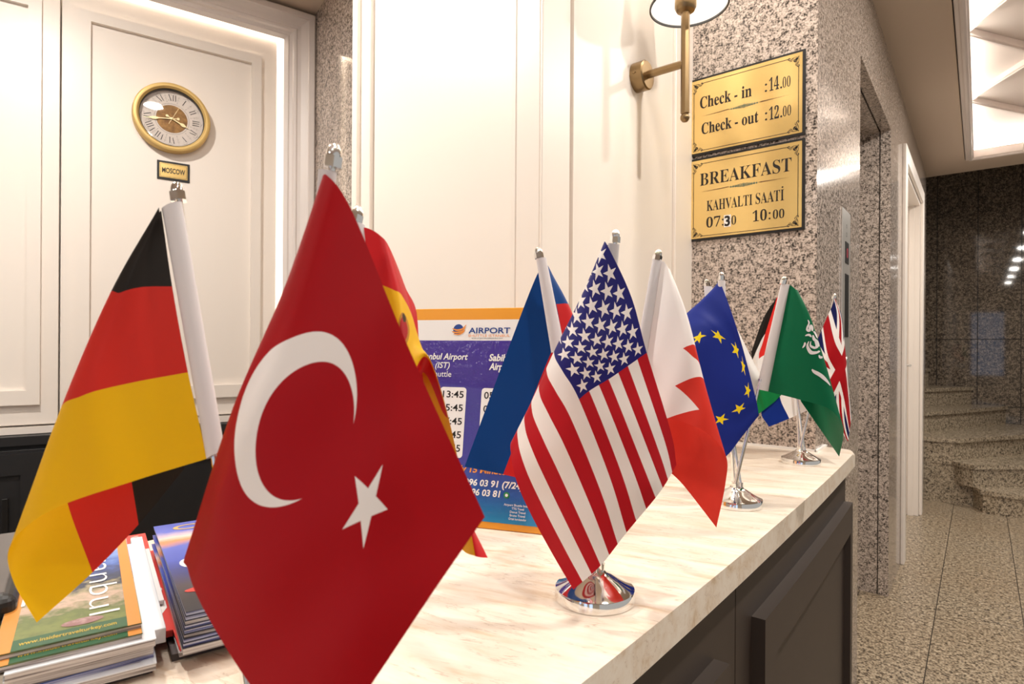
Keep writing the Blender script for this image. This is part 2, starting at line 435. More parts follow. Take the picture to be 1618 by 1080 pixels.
# coffered light in the lobby ceiling
cl = empty('ceiling_light', ((CX0 + CX1) / 2, 4.2, ZC), 'white recessed ceiling coffer with zigzag ribs lit from its edge', 'ceiling light')
ZU = 2.57
MP = [(-.016, 0), (-.013, -.006), (-.002, -.008), (.003, -.015), (.013, -.019), (.021, -.015), (.025, -.006), (.030, -.002), (.030, .05)]
def mitre(w): return [(CX0 + w, CY0 + w), (CX1 - w, CY0 + w), (CX1 - w, CY1 - w), (CX0 + w, CY1 - w)]
for k_ in range(4):
    v, f = [], []
    for w, dz_ in MP:
        c_ = mitre(w)
        v += [(*c_[k_], ZC + dz_), (*c_[(k_ + 1) % 4], ZC + dz_)]
    f = [(2 * i, 2 * i + 1, 2 * i + 3, 2 * i + 2) for i in range(len(MP) - 1)]
    raw('frame_moulding', v, f, 'crown', cl)
XI0, XI1, YI0, YI1 = CX0 + .03, CX1 - .03, CY0 + .03, CY1 - .03
for lo, hi in (((CX0 - .02, CY0, ZC), (CX0 - .01, CY1, ZU)), ((CX1 + .01, CY0, ZC), (CX1 + .02, CY1, ZU)), ((CX0, CY0 - .02, ZC), (CX1, CY0 - .01, ZU)), ((CX0, CY1 + .01, ZC), (CX1, CY1 + .02, ZU))):
    box('coffer_side', lo, hi, 'crown', cl)
box('coffer_top', (CX0 - .02, CY0 - .02, ZU), (CX1 + .02, CY1 + .02, ZU + .01), 'crown', cl)
box('light_strip', (CX0 - .008, CY0, ZC + .045), (CX0 + .010, CY1, ZC + .062), 'led', cl)
box('light_strip', (CX0 + .02, CY1 - .010, ZC + .045), (CX1, CY1 + .008, ZC + .062), 'led', cl)
lv = [.56 + .92 * i for i in range(6)]
lv = [y for y in lv if y < CY1]
for i, y in enumerate(lv):
    for e in (-.46, .46):
        y2 = min(max(y + e, CY0), CY1)
        a_, b_ = Vector((CX0 + .005, y, ZU - .03)), Vector((CX1 - .01, y2, ZU - .03))
        d_ = (b_ - a_).normalized(); s_ = Vector((d_.y, -d_.x, 0))
        FR = lambda u, w, z, a_=a_, d_=d_, s_=s_: a_ + d_ * u + s_ * w + UP * z
        L_ = (b_ - a_).length
        rb = box('rib', (0, -.016, 0), (L_, .016, .03), 'crown', cl, FR, bevel=.003, seg=1)
        box('rib_bead', (0, -.006, -.006), (L_, .006, 0), 'crown', rb, FR)

# downlights
def downlight(x, y, watt, label, group='recessed ceiling downlights', size=.09, spot=None):
    e = empty('ceiling_downlight', (x, y, ZC), label, 'downlight', group)
    lathe('trim_ring', [(.038, -.001), (.040, -.004), (.050, -.004), (.052, 0), (.038, 0)], (x, y, ZC), 'crown', e, 32)
    lathe('lens', [(0, -.002), (.038, -.002), (.038, -.0005)], (x, y, ZC), 'lens', e, 32)
    lamp('lamp', 'SPOT' if spot else 'AREA', (x, y, ZC - .012), watt, (1, .95, .88), size, parent=e, spot=spot)
for y, w_ in ((4.95, 'added downlight that brightens the granite stairs'), (3.67, 'farthest downlight of the lobby row, nearest the stairs'), (2.4, 'second downlight from the stairs in the lobby row'), (1.15, 'middle downlight of the lobby row beside the coffer'), (-.1, 'fourth downlight from the stairs in the lobby row'), (-1.35, 'last downlight of the lobby row, nearest the windows')):  # the first one is added to brighten the stairs
    downlight(.42, y, 15 if y > .5 else 7, w_)
downlight(-.90, .48, 4.5, 'round white downlight in the ceiling in front of the white pillar')
downlight(-.40, .30, 1.5, 'added round white downlight above the counter, lighting the flags')  # added lamp, put here to light the flags
downlight(-.42, 1.25, 3.5, 'round white downlight in the ceiling above the far end of the counter')
downlight(-1.50, .15, 19, 'round white downlight in the ceiling before the white wall cabinets')

rl = empty('ceiling_lamp', (-.95, -2.45, ZC), 'round flush ceiling lamp by the windows', 'ceiling lamp')
lathe('lamp_ring', [(.17, 0), (.175, -.02), (.165, -.03), (.16, -.028), (.16, 0)], (-.95, -2.45, ZC), 'crown', rl, 48)
lathe('diffuser', [(0, -.026), (.16, -.026), (.16, -.02)], (-.95, -2.45, ZC), 'diffuser', rl, 48)
# ================================================================== STAIRCASE
RS = .158
PVX, PVY = -.40, 5.52
edges = {1: [(-.036, 5.385), (.02, 5.22), (.10, 5.20), (.24, 5.21), (.9, 5.26)],
         2: [(-.145, 5.385), (-.09, 5.31), (-.035, 5.27), (.25, 5.52), (.9, 5.95)],
         3: [(-.3225, 5.388), (-.15, 5.385), (.27, 6.05), (.75, 6.79)],
         4: [(-.36, 5.64), (.18, 6.79)],
         5: [(-.50, 5.95), (-.06, 6.79)],
         6: [(-.70, 5.95), (-.38, 6.79)]}
st = empty('staircase', (.1, 5.6, 0), 'brown speckled granite winder stairs climbing behind the white door', 'staircase')
hts = {k: RS * k for k in range(1, 7)}
for k, ed in edges.items():
    h = hts[k]
    far = [(.95, 6.79)] if k <= 2 else []
    body = ed + far + [(-1.2, 6.79), (-1.2, 5.50), (-.324, 5.50)]
    if k >= 4: body = ed + [(-1.2, 6.79), (-1.2, 5.52), ed[0][:1] + (5.52,)] if k == 4 else ed + [(-1.2, 6.79), (-1.2, 5.95)]
    if k < 3: body = [(-.3225, 5.388)] + body
    prism('riser', body, h - RS + .0, h - .03, 'granite_step', st)
    ov = []
    n = len(ed)
    for i, p_ in enumerate(ed):
        a_, b_ = ed[max(i - 1, 0)], ed[min(i + 1, n - 1)]
        dx, dy = b_[0] - a_[0], b_[1] - a_[1]; l_ = math.hypot(dx, dy)
        ov.append((p_[0] + dy / l_ * .018, p_[1] - dx / l_ * .018))
    if k < 3: ov = [(-.3225, 5.388)] + ov
    prism('tread', ov + body[len(ov):], h - .03, h, 'granite_step', st)

# ================================================================== LIFT CALL PANEL
cp = empty('lift_call_panel', (XE, 2.03, 1.0), 'tall brushed steel lift call panel on the speckled granite wall', 'call panel')
CP = lambda a, b, c: Vector((XE + c, a, b))
box('face_plate', (1.963, .98, 0), (2.095, 1.548, .004), 'steel', cp, CP, bevel=.001, seg=1)
box('display', (2.005, 1.388, .004), (2.062, 1.452, .0055), 'black', cp, CP)
text('display_digits', '0', CP, 2.025, 1.405, 2.045, .030, .0058, 'red_led', cp)
box('display', (2.005, 1.165, .004), (2.062, 1.355, .0055), 'black', cp, CP)
lathe('button', [(0, .008), (.014, .008), (.016, .004)], (XE, 2.03, 1.09), 'steel', cp, 24, Vector((1, 0, 0)))
flat('print', [ring(2.03, 1.50, .006, .002), ring(2.03, 1.475, .007, .002)], CP, .0042, 'ink', cp)

# ================================================================== BRASS SIGNS
SW = lambda a, b, c: Vector((XP + a, YS - .0 - c, b))
def curlset(sx, sz, x, z):
    """corner flourish: leaves and curls"""
    sh = []
    def put(pts, w): sh.append(ribbon([(x + sx * a, z + sz * b) for a, b in smooth_path(pts, 6)], w))
    put([(.002, .002), (.006, .008), (.013, .011), (.012, .006), (.009, .007)], .0022)
    put([(.002, .002), (.008, .006), (.011, .013), (.006, .012), (.007, .009)], .0022)
    put([(.004, .001), (.014, .002), (.022, .006), (.027, .003), (.024, .000), (.022, .003)], .0018)
    put([(.001, .004), (.002, .014), (.006, .022), (.003, .027), (.000, .024), (.003, .022)], .0018)
    put([(.014, .003), (.019, .009), (.024, .008)], .0014)
    put([(.003, .014), (.009, .019), (.008, .024)], .0014)
    sh.append(disc(x + sx * .006, z + sz * .006, .0034, 10)); sh.append(disc(x + sx * .0015, z + sz * .0015, .0016, 8))
    return sh
def sign(z0, z1, label, lines, divz):
    e = empty('wall_sign', (XP + .15, YS, z0), label, 'sign')
    box('backing', (.0, z0, 0), (.305, z1, .006), 'black', e, SW, bevel=.001, seg=1)
    pl = box('brass_plate', (.0065, z0 + .0065, .006), (.2985, z1 - .0065, .0078), 'brass', e, SW, bevel=.0006, seg=1)
    c0, c1, y0, y1 = .0155, .2905, z0 + .0115, z1 - .0165
    flat('border_line', [rectshape(c0 + .02, y0, c1 - .02, y0 + .0016), rectshape(c0 + .02, y1 - .0016, c1 - .02, y1), rectshape(c0, y0 + .02, c0 + .0016, y1 - .02), rectshape(c1 - .0016, y0 + .02, c1, y1 - .02)], SW, .0081, 'ink', e)
    for sx, sz, x, z in ((1, 1, c0 - .001, y0 - .001), (-1, 1, c1 + .001, y0 - .001), (1, -1, c0 - .001, y1 + .001), (-1, -1, c1 + .001, y1 + .001)):
        flat('corner_flourish', curlset(sx, sz, x, z), SW, .0082, 'ink', e)
    x0, x1 = .038, .271
    xm = .1545
    sp = [([(x0, divz - .001), (x0 + .05, divz - .0012), (x0 + .074, divz + .0003), (x0 + .081, divz + .0006), (x0 + .074, divz + .0025), (x0 + .055, divz + .0012)], [(0, 1, 2, 3, 4, 5)]),
          ([(x1, divz + .0005), (x1 - .05, divz - .0007), (x1 - .072, divz - .0014), (x1 - .079, divz + .0003), (x1 - .072, divz + .0018), (x1 - .05, divz + .0012)], [(0, 1, 2, 3, 4, 5)])]
    for q_ in sp: flat('divider_line', [q_], SW, .0081, 'brown_ink', e)
    g = [ring(xm, divz, .0052, .0016), disc(xm, divz, .0026)]
    for k, r in enumerate((.0044, .0036, .0030, .0026, .0022)):
        for s_ in (-1, 1):
            g.append(ring(xm + s_ * (.0085 + k * .0063), divz, r, .0013)); g.append(disc(xm + s_ * (.0085 + k * .0063), divz - .0003, r * .42, 8))
    flat('divider_beads', g, SW, .0082, 'teal_ink', e)
    for body, xx0, yb, xx1, hh, bold in lines:
        text('lettering', body, SW, xx0, yb, xx1, hh, .0083, 'ink', e, serif=True, bold=bold)
    return e
sign(1.672, 1.890, 'black edged brass wall sign giving the check-in and check-out times',
     [('Check - in', .0335, 1.8022, .1742, .0325, .006), (':', .2077, 1.8036, .2133, .0335, .0), ('14', .2185, 1.8030, .2425, .0345, .0), ('.', .2455, 1.8028, .2505, .0335, .0), ('00', .2515, 1.8024, .2705, .0275, -.012),
      ('Check - out', .0384, 1.7290, .1918, .0315, .006), (':', .2085, 1.7284, .2140, .0325, 0), ('12', .2190, 1.7272, .2430, .0335, 0), ('.', .2462, 1.7276, .2510, .0325, 0), ('00', .2525, 1.7280, .2722, .0268, -.012)], 1.7808)
s2 = sign(1.431, 1.664, 'black edged brass wall sign giving the breakfast hours, below the check-in sign',
     [('BREAKFAST', .0348, 1.5846, .2741, .0355, -.004), ('KAHVALTI', .0544, 1.5113, .1777, .0295, -.004), ('SAATI', .1862, 1.5118, .2565, .0295, -.004),
      ('07', .0537, 1.4650, .0930, .0285, -.004), (':', .0970, 1.4660, .1020, .0285, 0), ('0', .1230, 1.4646, .1354, .0245, -.01),
      ('10', .1785, 1.4660, .2147, .0290, -.004), (':', .2190, 1.4670, .2240, .0290, 0), ('00', .2296, 1.4664, .2576, .0235, -.008)], 1.5686)
flat('lettering', [disc(.2527, 1.5462, .0022, 12)], SW, .0083, 'ink', s2)
stk = box('sticker', (.1028, 1.4606, .0082), (.1216, 1.4930, .0086), 'paper', s2, SW)
text('sticker_digit', '3', SW, .1042, 1.4640, .1195, .0265, .0088, 'ink', stk, bold=.035)

# ================================================================== WALL SCONCE
YL = 1.295
sc_ = empty('wall_sconce', (XP, YL, 1.775), 'antique brass wall lamp with upright rod and white shade on the pillar', 'wall lamp')
lathe('wall_plate', [(0, .032), (.031, .032), (.034, .029), (.034, 0), (0, 0)], (XP + .002, YL, 1.778), 'brass_old', sc_, 40, Vector((1, 0, 0)))
lathe('screw', [(0, .0025), (.004, .002), (.005, 0)], (XP + .014, YL - .034, 1.778), 'brass_old', sc_, 16, Vector((0, -1, 0)))
tube('arm', [(XP + .02, YL, 1.778), (-.535, YL, 1.778)], .0088, 'brass_old', sc_, 8, False, math.pi / 8)
tube('rod', [(-.530, YL, 1.664), (-.530, YL, 1.905)], .0098, 'brass_old', sc_, 8, False, math.pi / 8)
lathe('ball_tip', [(0, -.0105), (.006, -.009), (.0098, -.004), (.0105, 0), (.0098, .004), (.007, .008), (.0088, .010)], (-.530, YL, 1.654), 'brass_old', sc_, 24)
lathe('socket', [(.009, 0), (.02, .004), (.0245, .012), (.0245, .05), (.018, .055)], (-.530, YL, 1.893), 'brass_old', sc_, 32)
lathe('bulb', [(.012, 0), (.022, .02), (.03, .045), (.027, .07), (.012, .085), (0, .088)], (-.530, YL, 1.946), 'bulb', sc_, 24)
sh = lathe('shade', [(.086, 0), (.0845, 0), (.058, .15), (.0595, .15), (.086, 0)], (-.522, YL, 1.905), 'shade', sc_, 64)
lathe('shade_rim', [(.0840, -.002), (.0875, -.002), (.0875, .0025), (.0840, .0025), (.0840, -.002)], (-.522, YL, 1.905), 'black', sh, 64)
lamp('lamp', 'POINT', (-.530, YL, 2.0), 3.0, (1, .93, .84), .03, parent=sc_)

# ================================================================== WALL CABINET, CLOCK, PLATE
wc = empty('wall_cabinet', CF(-.8, 0, .85), 'white panelled wall cabinet with moulded surround and a glowing top edge', 'cabinet')
SL = -2.0
def prof_strip(name, vert, prof, parent):
    """moulding: profile of (distance from outer edge, projection)"""
    v, f = [], []
    n = len(prof)
    # L shaped run: up the right side then along the top, mitred
    for path in ((0, .85), (0, 2.428), (SL, 2.428)):
        for w, pr in prof:
            s_ = path[0] - w if path[0] == 0 else SL
            z_ = .85 if path[1] == .85 else 2.428 - w
            v.append(CF(s_, pr, z_))
    if vert: rows = (0, 1)
    else: rows = (1, 2)
    vv = v[rows[0] * n:(rows[0] + 1) * n] + v[rows[1] * n:(rows[1] + 1) * n]
    for i in range(n - 1): f.append((i, i + 1, n + i + 1, n + i))
    return raw(name, vv, f, 'crown', parent)
CP_ = [(0, -.08), (0, .010), (.006, .016), (.026, .016), (.028, .010), (.036, .006), (.052, -.004), (.064, -.006), (.070, -.002), (.078, -.004), (.082, -.012), (.092, -.016), (.098, -.014), (.106, -.020), (.112, -.024)]
prof_strip('crown_moulding', True, CP_, wc); prof_strip('crown_moulding', False, CP_, wc)
DO = -.042
box('carcass', (SL, -.44, .845), (-.001, -.075, 2.436), 'white_door', wc, CF)
box('bottom_rail', (SL, -.08, .845), (-.10, -.028, .866), 'white_door', wc, CF)
def cab_door(s0, s1, i0, i1, ztop, zit, zib):
    d_ = box('door', (s0, DO - .022, .872), (s1, DO, ztop), 'white_door', wc, CF, bevel=.0012, seg=1)
    w = .034
    fr_ = []
    for poly in ([(i0 - w, zib - w * 1.35), (i0, zib), (i0, zit), (i0 - w, zit + w)], [(i1, zib), (i1 + w, zib - w * 1.35), (i1 + w, zit + w), (i1, zit)],
                 [(i0 - w, zit + w), (i0, zit), (i1, zit), (i1 + w, zit + w)], [(i0 - w, zib - w * 1.35), (i1 + w, zib - w * 1.35), (i1, zib), (i0, zib)]):
        prism('door_moulding', poly, DO, DO + .016, 'white_door', d_, lambda a, b, c: CF(a, c, b))
    return d_
cab_door(-.798, -.133, -.721, -.226, 2.335, 2.195, .982)
cab_door(-1.466, -.8025, -1.39, -.882, 2.33, 2.195, .982)
cab_door(-1.995, -1.470, -1.92, -1.55, 2.33, 2.195, .982)
box('light_strip', (SL, -.060, 2.345), (-.02, -.040, 2.36), 'led_cab', wc, CF)
box('light_strip', (-.085, -.060, .9), (-.070, -.040, 2.33), 'led_side', wc, CF)

bc = empty('base_cabinet', CF(-.8, 0, 0), 'black shaker style base cabinet under the white wall cabinet', 'cabinet')
box('carcass', (SL, -.44, .06), (-.002, -.010, .812), 'cab_black', bc, CF)
box('top_edge', (SL, -.44, .812), (-.002, .008, .843), 'cab_black', bc, CF, bevel=.002, seg=1)
for s0, s1 in ((-.80, -.06), (-1.50, -.815)):
    dr = box('door', (s0, -.010, .10), (s1, .006, .80), 'cab_black', bc, CF, bevel=.001, seg=1)
    boxes('door_frame', [((s0 + .01, .006, .11), (s0 + .075, .016, .79)), ((s1 - .075, .006, .11), (s1 - .01, .016, .79)), ((s0 + .075, .006, .725), (s1 - .075, .016, .79)), ((s0 + .075, .006, .11), (s1 - .075, .016, .175))], 'cab_black', dr, CF)
    box('handle', ((s0 if s0 > -1 else s1) - (.11 if s0 < -1 else -.11) - .008, .016, .50), ((s0 if s0 > -1 else s1) - (.11 if s0 < -1 else -.11) + .008, .03, .66), 'black', dr, CF, bevel=.003)

# clock
SK, ZK, RK = -.487, 1.925, .120
KF = lambda a, b, c: CF(SK + a, DO + c, ZK + b)
ck = empty('wall_clock', CF(SK, DO, ZK), 'round gold rimmed wall clock with roman numerals on a white cabinet door', 'clock')
kc = CF(SK, DO, ZK)
lathe('rim', [(.100, .030), (.106, .038), (.112, .039), (.1175, .036), (.120, .028), (.120, .004), (.116, 0), (.100, .004)], kc, 'gold_paint', ck, 96, NN)
lathe('rim_inner', [(.100, .030), (.098, .028), (.098, .010)], kc, 'black', ck, 96, NN)
m = mat('parchment_dial', rgb(226, 213, 203), .7); M['dial'] = m
lathe('dial', [(0, .012), (.099, .012)], kc, 'dial', ck, 64, NN)
m = mat('bronze_centre', rgb(140, 98, 48), .5, .3); t = m.node_tree; nn = noise(t, pos(t), 60, 4, .6)
t.links.new(ramp(t, nn.outputs[0], [(.3, rgb(112, 76, 36)), (.7, rgb(166, 122, 66))]), bsdf(m).inputs['Base Color']); M['bronze'] = m
lathe('dial_centre', [(0, .0132), (.048, .0132), (.0485, .012)], kc, 'bronze', ck, 48, NN)
m = mat('sepia_print', rgb(120, 104, 98), .8); M['sepia'] = m
dec = [ring(0, 0, .054, .0008, 60)]
for k in range(24):
    a = 2 * math.pi * k / 24
    ca, sa = math.cos(a), math.sin(a)
    rot = lambda x, y: (x * ca - y * sa, x * sa + y * ca)
    if k % 2 == 0:
        dec.append(ribbon([rot(.088 + .004 * math.sin(q * .8), -.012 + .0045 * q) for q in range(6)], .0007))
        dec.append(ribbon([rot(.093 - .004 * math.cos(q * .9), -.010 + .0042 * q) for q in range(6)], .0006))
    else:
        dec.append(ribbon([rot(.060, 0), rot(.088, 0)], .0006)); dec.append(ribbon([rot(.07, -.004), rot(.074, 0), rot(.07, .004)], .0006)); dec.append(ribbon([rot(.078, -.005), rot(.082, 0), rot(.078, .005)], .0006))
        dec.append(disc(*rot(.06, 0), .0012, 8))
flat('dial_ornament', dec, KF, .0124, 'sepia', ck)
ROM = ['XII', 'I', 'II', 'III', 'IV', 'V', 'VI', 'VII', 'VIII', 'IX', 'X', 'XI']
for k, r_ in enumerate(ROM):
    a = math.pi / 2 - 2 * math.pi * k / 12
    v, f = glyphs(r_, serif=True, bold=-.02)
    w_ = max(p_[0] for p_ in v); sx_ = .0215 / .7 * .62
    pts = []
    for x_, y_ in v:
        lx = (x_ - w_ / 2) * sx_; ly = (y_ - .34) * .0225 / .68
        rr = .0745 + ly
        pts.append((math.cos(a) * rr + math.sin(a) * lx, math.sin(a) * rr - math.cos(a) * lx))
    flat('numeral', [(pts, f)], KF, .0127, 'ink', ck)
m = mat('pale_gold_hand', rgb(226, 208, 160), .35, .5); M['hand'] = m
def hand(name, deg, L, w, back):
    a = math.radians(90 - deg); ca, sa = math.cos(a), math.sin(a)
    R2 = lambda x, y: (x * ca - y * sa, x * sa + y * ca)
    prof = [(-back, .3), (0, .5), (L * .45, .45), (L * .52, 1.2), (L * .62, 1.8), (L * .72, 1.0), (L * .8, .35), (L, .12)]
    pts = [R2(x, w * y / 2) for x, y in prof] + [R2(x, -w * y / 2) for x, y in prof[::-1]]
    n = len(pts)
    h_ = prism(name, pts, .0165, .0175, 'hand', ck, KF)
    flat(name + '_ring', [ring(*R2(-back - .003, 0), .0045, .0045, 16)], KF, .0175, 'hand', h_)
hand('hour_hand', 116, .060, .007, .014); hand('minute_hand', 262, .088, .006, .016)
a = math.radians(90 - 27)
prism('second_hand', [(math.cos(a) * x - math.sin(a) * y, math.sin(a) * x + math.cos(a) * y) for x, y in ((-.022, -.0008), (.05, -.0004), (.05, .0004), (-.022, .0008))], .0182, .0188, 'hand', ck, KF)
lathe('hub', [(0, .0205), (.004, .0195), (.005, .012)], kc, 'hand', ck, 20, NN)
lathe('glass', [(0, .030), (.100, .030), (.100, .0285), (0, .0285)], kc, 'glass', ck, 64, NN)

# MOSCOW plate
PF = lambda a, b, c: CF(-.531 + a, DO + c, 1.7105 + b)
np_ = empty('name_plate', CF(-.48, DO, 1.71), 'small black and gold name plate reading MOSCOW under the clock', 'name plate')
box('backing', (0, 0, 0), (.101, .066, .004), 'black', np_, PF, bevel=.0008, seg=1)
box('gold_plate', (.0075, .008, .004), (.0935, .058, .0052), 'brass', np_, PF)
flat('border_line', outline(.010, .0105, .091, .0555, .0009), PF, .0054, 'ink', np_)
text('lettering', 'MOSCOW', PF, .0150, .0245, .0865, .0175, .0055, 'ink', np_, bold=.03)

# ================================================================== COUNTER
ct = empty('countertop', (-.45, .6, ZT), 'long cream marble laminate countertop with brown streaks', 'countertop')
def bow(y):
    return -.247 + .014 * max(0, 1 - ((y - .95) / .8) ** 2)
def countertop():
    TH = .036
    outer = [(bow(y), y) for y in [-.8 + .05 * i for i in range(50)] + [1.70]]
    outer = [p_ for p_ in outer if p_[1] <= 1.701]
    poly = outer + [(-.2525, 1.728), (-.262, 1.738), (-.28, 1.742), (XE, 1.748), (XE, YS), (XP, YS), (XP, YP), (-.86, YP), (-.86, -.8)]
    bm = bmesh.new()
    vs_ = [bm.verts.new((x, y, ZT - TH)) for x, y in poly]
    f_ = bm.faces.new(vs_)
    r_ = bmesh.ops.extrude_face_region(bm, geom=[f_])
    top = [g for g in r_['geom'] if isinstance(g, bmesh.types.BMVert)]
    for v_ in top: v_.co.z = ZT
    bm.edges.ensure_lookup_table()
    nn_ = len(outer) + 4
    ee = [e for e in bm.edges if abs(e.verts[0].co.z - ZT) < 1e-6 and abs(e.verts[1].co.z - ZT) < 1e-6 and e.verts[0].co.x > -.33 and e.verts[1].co.x > -.33 and not (abs(e.verts[0].co.x - XE) < 1e-4 and abs(e.verts[1].co.x - XE) < 1e-4)]
    bmesh.ops.bevel(bm, geom=ee, offset=.012, segments=4, affect='EDGES', profile=.5)
    bmesh.ops.recalc_face_normals(bm, faces=bm.faces)
    me = bpy.data.meshes.new('top'); bm.to_mesh(me); bm.free()
    o = link('top', me, 'marble', ct, True); me.set_sharp_from_angle(angle=math.radians(35))
    return o
countertop()
box('sealant_bead', (XP, YS - .006, ZT), (XE + .002, YS, ZT + .005), 'paper', WP)
box('sealant_bead', (XE, YS - .006, ZT), (XE + .006, 1.746, ZT + .005), 'paper', WP)

# dark front units, following the slight bow
def frontpiece(name, y0, y1, z0, z1, o0, o1, m_, parent, n=None):
    n = n or max(1, int((y1 - y0) / .08))
    ys = [y0 + (y1 - y0) * i / n for i in range(n + 1)]
    v = []
    for y in ys:
        x = bow(y) - .020
        v += [(x + o0, y, z0), (x + o1, y, z0), (x + o1, y, z1), (x + o0, y, z1)]
    f = [(0, 1, 2, 3), tuple(4 * n + i for i in (3, 2, 1, 0))]
    for i in range(n):
        for k in range(4):
            f.append((4 * i + k, 4 * i + (k + 1) % 4, 4 * i + 4 + (k + 1) % 4, 4 * i + 4 + k))
    return raw(name, v, f, m_, parent)
def unit(y0, y1, py0, py1, label):
    e = empty('counter_cabinet', (-.4, (y0 + y1) / 2, 0), label, 'cabinet', 'dark counter front units')
    frontpiece('body', y0 + .0015, y1 - .0015, .06, ZT - .036, -.40 if y1 < .91 else -.12, 0, 'cab_dark', e)
    frontpiece('plinth', y0, y1, 0, .06, -.12, -.03, 'cab_black', e)
    w = .068; z1, z0 = .748, .14
    p_ = frontpiece('front_panel', py0 + w - .002, py1 - w * .5 if py1 > 1.5 else py1 - w, z0 + w, z1 - w, 0, .004, 'cab_dark', e)
    wr_ = w if py1 < 1.5 else w * .5
    frontpiece('panel_frame', py0, py0 + w, z0, z1, 0, .019, 'cab_dark', e)
    frontpiece('panel_frame', py1 - wr_, py1, z0, z1, 0, .019, 'cab_dark', e)
    frontpiece('panel_frame', py0 + w, py1 - wr_, z1 - w, z1, 0, .019, 'cab_dark', e)
    frontpiece('panel_frame', py0 + w, py1 - wr_, z0, z0 + w, 0, .019, 'cab_dark', e)
unit(.800, 1.690, .870, 1.672, 'dark brown counter front unit with a framed panel at the granite wall end')
unit(-.06, .800, .02, .722, 'dark brown counter front unit below the American flag')
unit(-.78, -.06, -.70, -.13, 'dark brown counter front unit nearest the left end of the counter')

# ================================================================== AIRPORT SHUTTLE BOARD
ab = empty('info_stand', (-.57, .63, ZT), 'orange edged purple information board for an airport shuttle leaning on the counter', 'sign')
brc = EYEP + ray(857, 845) * ((ZT - EYE) / ray(857, 845).z)
ex = Vector((.936, .351, 0)).normalized(); nb = Vector((-ex.y, ex.x, 0)); l_ = math.radians(9)
ey = nb * math.sin(l_) + UP * math.cos(l_); en = ex.cross(ey)
BW, BH = .222, .322
bl = brc - ex * BW
AF = lambda a, b, c: bl + ex * a + ey * b + en * c
m = mat('orange_board', rgb(240, 160, 44), .3); M['orange'] = m
m = mat('purple_blue_print', rough=.16); M['purple'] = m; t = m.node_tree
sp_ = t.nodes.new('ShaderNodeSeparateXYZ'); g_ = t.nodes.new('ShaderNodeNewGeometry'); t.links.new(g_.outputs['Position'], sp_.inputs[0])
t.links.new(ramp(t, ((E(t, sp_.outputs[2]) - ZT) / .29).k, [(.02, rgb(24, 140, 190)), (.16, rgb(30, 84, 164)), (.32, rgb(58, 40, 138)), (.6, rgb(64, 46, 136)), (.95, rgb(72, 52, 150))]), bsdf(m).inputs['Base Color'])
nn = noise(t, pos(t), 55, 4, .6); bump(m, nn.outputs[0], .5, .003); bsdf(m).inputs['Roughness'].default_value = .10; bsdf(m).inputs['Coat Weight'].default_value = .6
m = mat('white_print', rgb(244, 240, 236), .3); M['white_print'] = m
m = mat('navy_print', rgb(30, 66, 140), .3); M['navy'] = m
m = mat('orange_print', rgb(238, 150, 60), .3); M['orange_print'] = m
m = mat('green_print', rgb(40, 140, 70), .3); M['green_print'] = m
box('board', (0, .0008, -.004), (BW, BH, 0), 'orange', ab, AF, bevel=.0008, seg=1)
prism('easel_leg', [(.002, -.004), (.30, -.004), (.0132, -.0801)], .09, .13, 'paper', ab, lambda a, b, c: AF(c, a, b))
flat('header', [rectshape(.002, .2718, BW - .002, .3039)], AF, .0004, 'white_print', ab)
flat('print_field', [rectshape(.002, .0102, BW - .002, .2718)], AF, .0004, 'purple', ab)
flat('logo_globe', [disc(.0755, .2885, .0085, 28)], AF, .0007, 'navy', ab)
flat('logo_swirl', [ribbon(smooth_path([(.0655, .2905), (.073, .2878), (.082, .2895), (.088, .2960)], 6), .0028), ribbon(smooth_path([(.0650, .2860), (.072, .2842), (.082, .2860), (.087, .2920)], 6), .0026), ribbon(smooth_path([(.068, .2818), (.076, .2812), (.083, .2840), (.0865, .288)], 6), .0022)], AF, .0009, 'orange_print', ab)
text('lettering', 'AIRPORT', AF, .0925, .2830, .1590, .0085, .0008, 'navy', ab, bold=.02)
text('lettering', 'SHUTTLE ISTANBUL', AF, .0925, .2775, .1590, .0036, .0008, 'orange_print', ab)
text('lettering', 'www.airportshuttleistanbul.com', AF, .098, .2745, .148, .0020, .0008, 'ink', ab)
text('lettering', 'Istanbul Airport', AF, .0120, .2425, .0941, .0095, .0008, 'white_print', ab, bold=.02, shear=.2)
text('lettering', '(IST)', AF, .0414, .2293, .0655, .0090, .0008, 'white_print', ab, bold=.01, shear=.2)
text('lettering', 'Shuttle', AF, .0352, .2160, .0690, .0090, .0008, 'white_print', ab)
text('lettering', 'Sabiha', AF, .1280, .2413, .1620, .0100, .0008, 'white_print', ab, bold=.03, shear=.2)
text('lettering', 'Airport', AF, .1292, .2280, .1660, .0100, .0008, 'white_print', ab, bold=.03, shear=.2)
for x0, x1 in ((.006, .0481), (.0527, .0955), (.1197, .1620), (.1665, .2090)):
    flat('time_box', [rrect(x0, .0965, x1, .2005, .005)], AF, .0007, 'white_print', ab)
for y_, s_ in ((.1850, '13:45'), (.1650, '15:45'), (.1450, '17:45'), (.1253, '19:45'), (.1056, '21:45')):
    text('lettering', s_, AF, .0575, y_, .0915, .0100, .0009, 'ink', ab, bold=.012)
for y_, s_ in ((.1850, '05:00'), (.1650, '07:00'), (.1450, '09:00')):
    text('lettering', s_, AF, .1241, y_, .1585, .0100, .0009, 'ink', ab, bold=.012)
text('lettering', 'Only 15 Minutes', AF, .075, .0775, .170, .0090, .0008, 'orange_print', ab, bold=.03, shear=.15)
text('lettering', '0533 096 03 91 (7/24)', AF, .072, .0592, .191, .0088, .0008, 'white_print', ab, bold=.03, shear=.15)
text('lettering', '0533 096 03 81', AF, .0775, .0457, .158, .0088, .0008, 'white_print', ab, bold=.03, shear=.15)
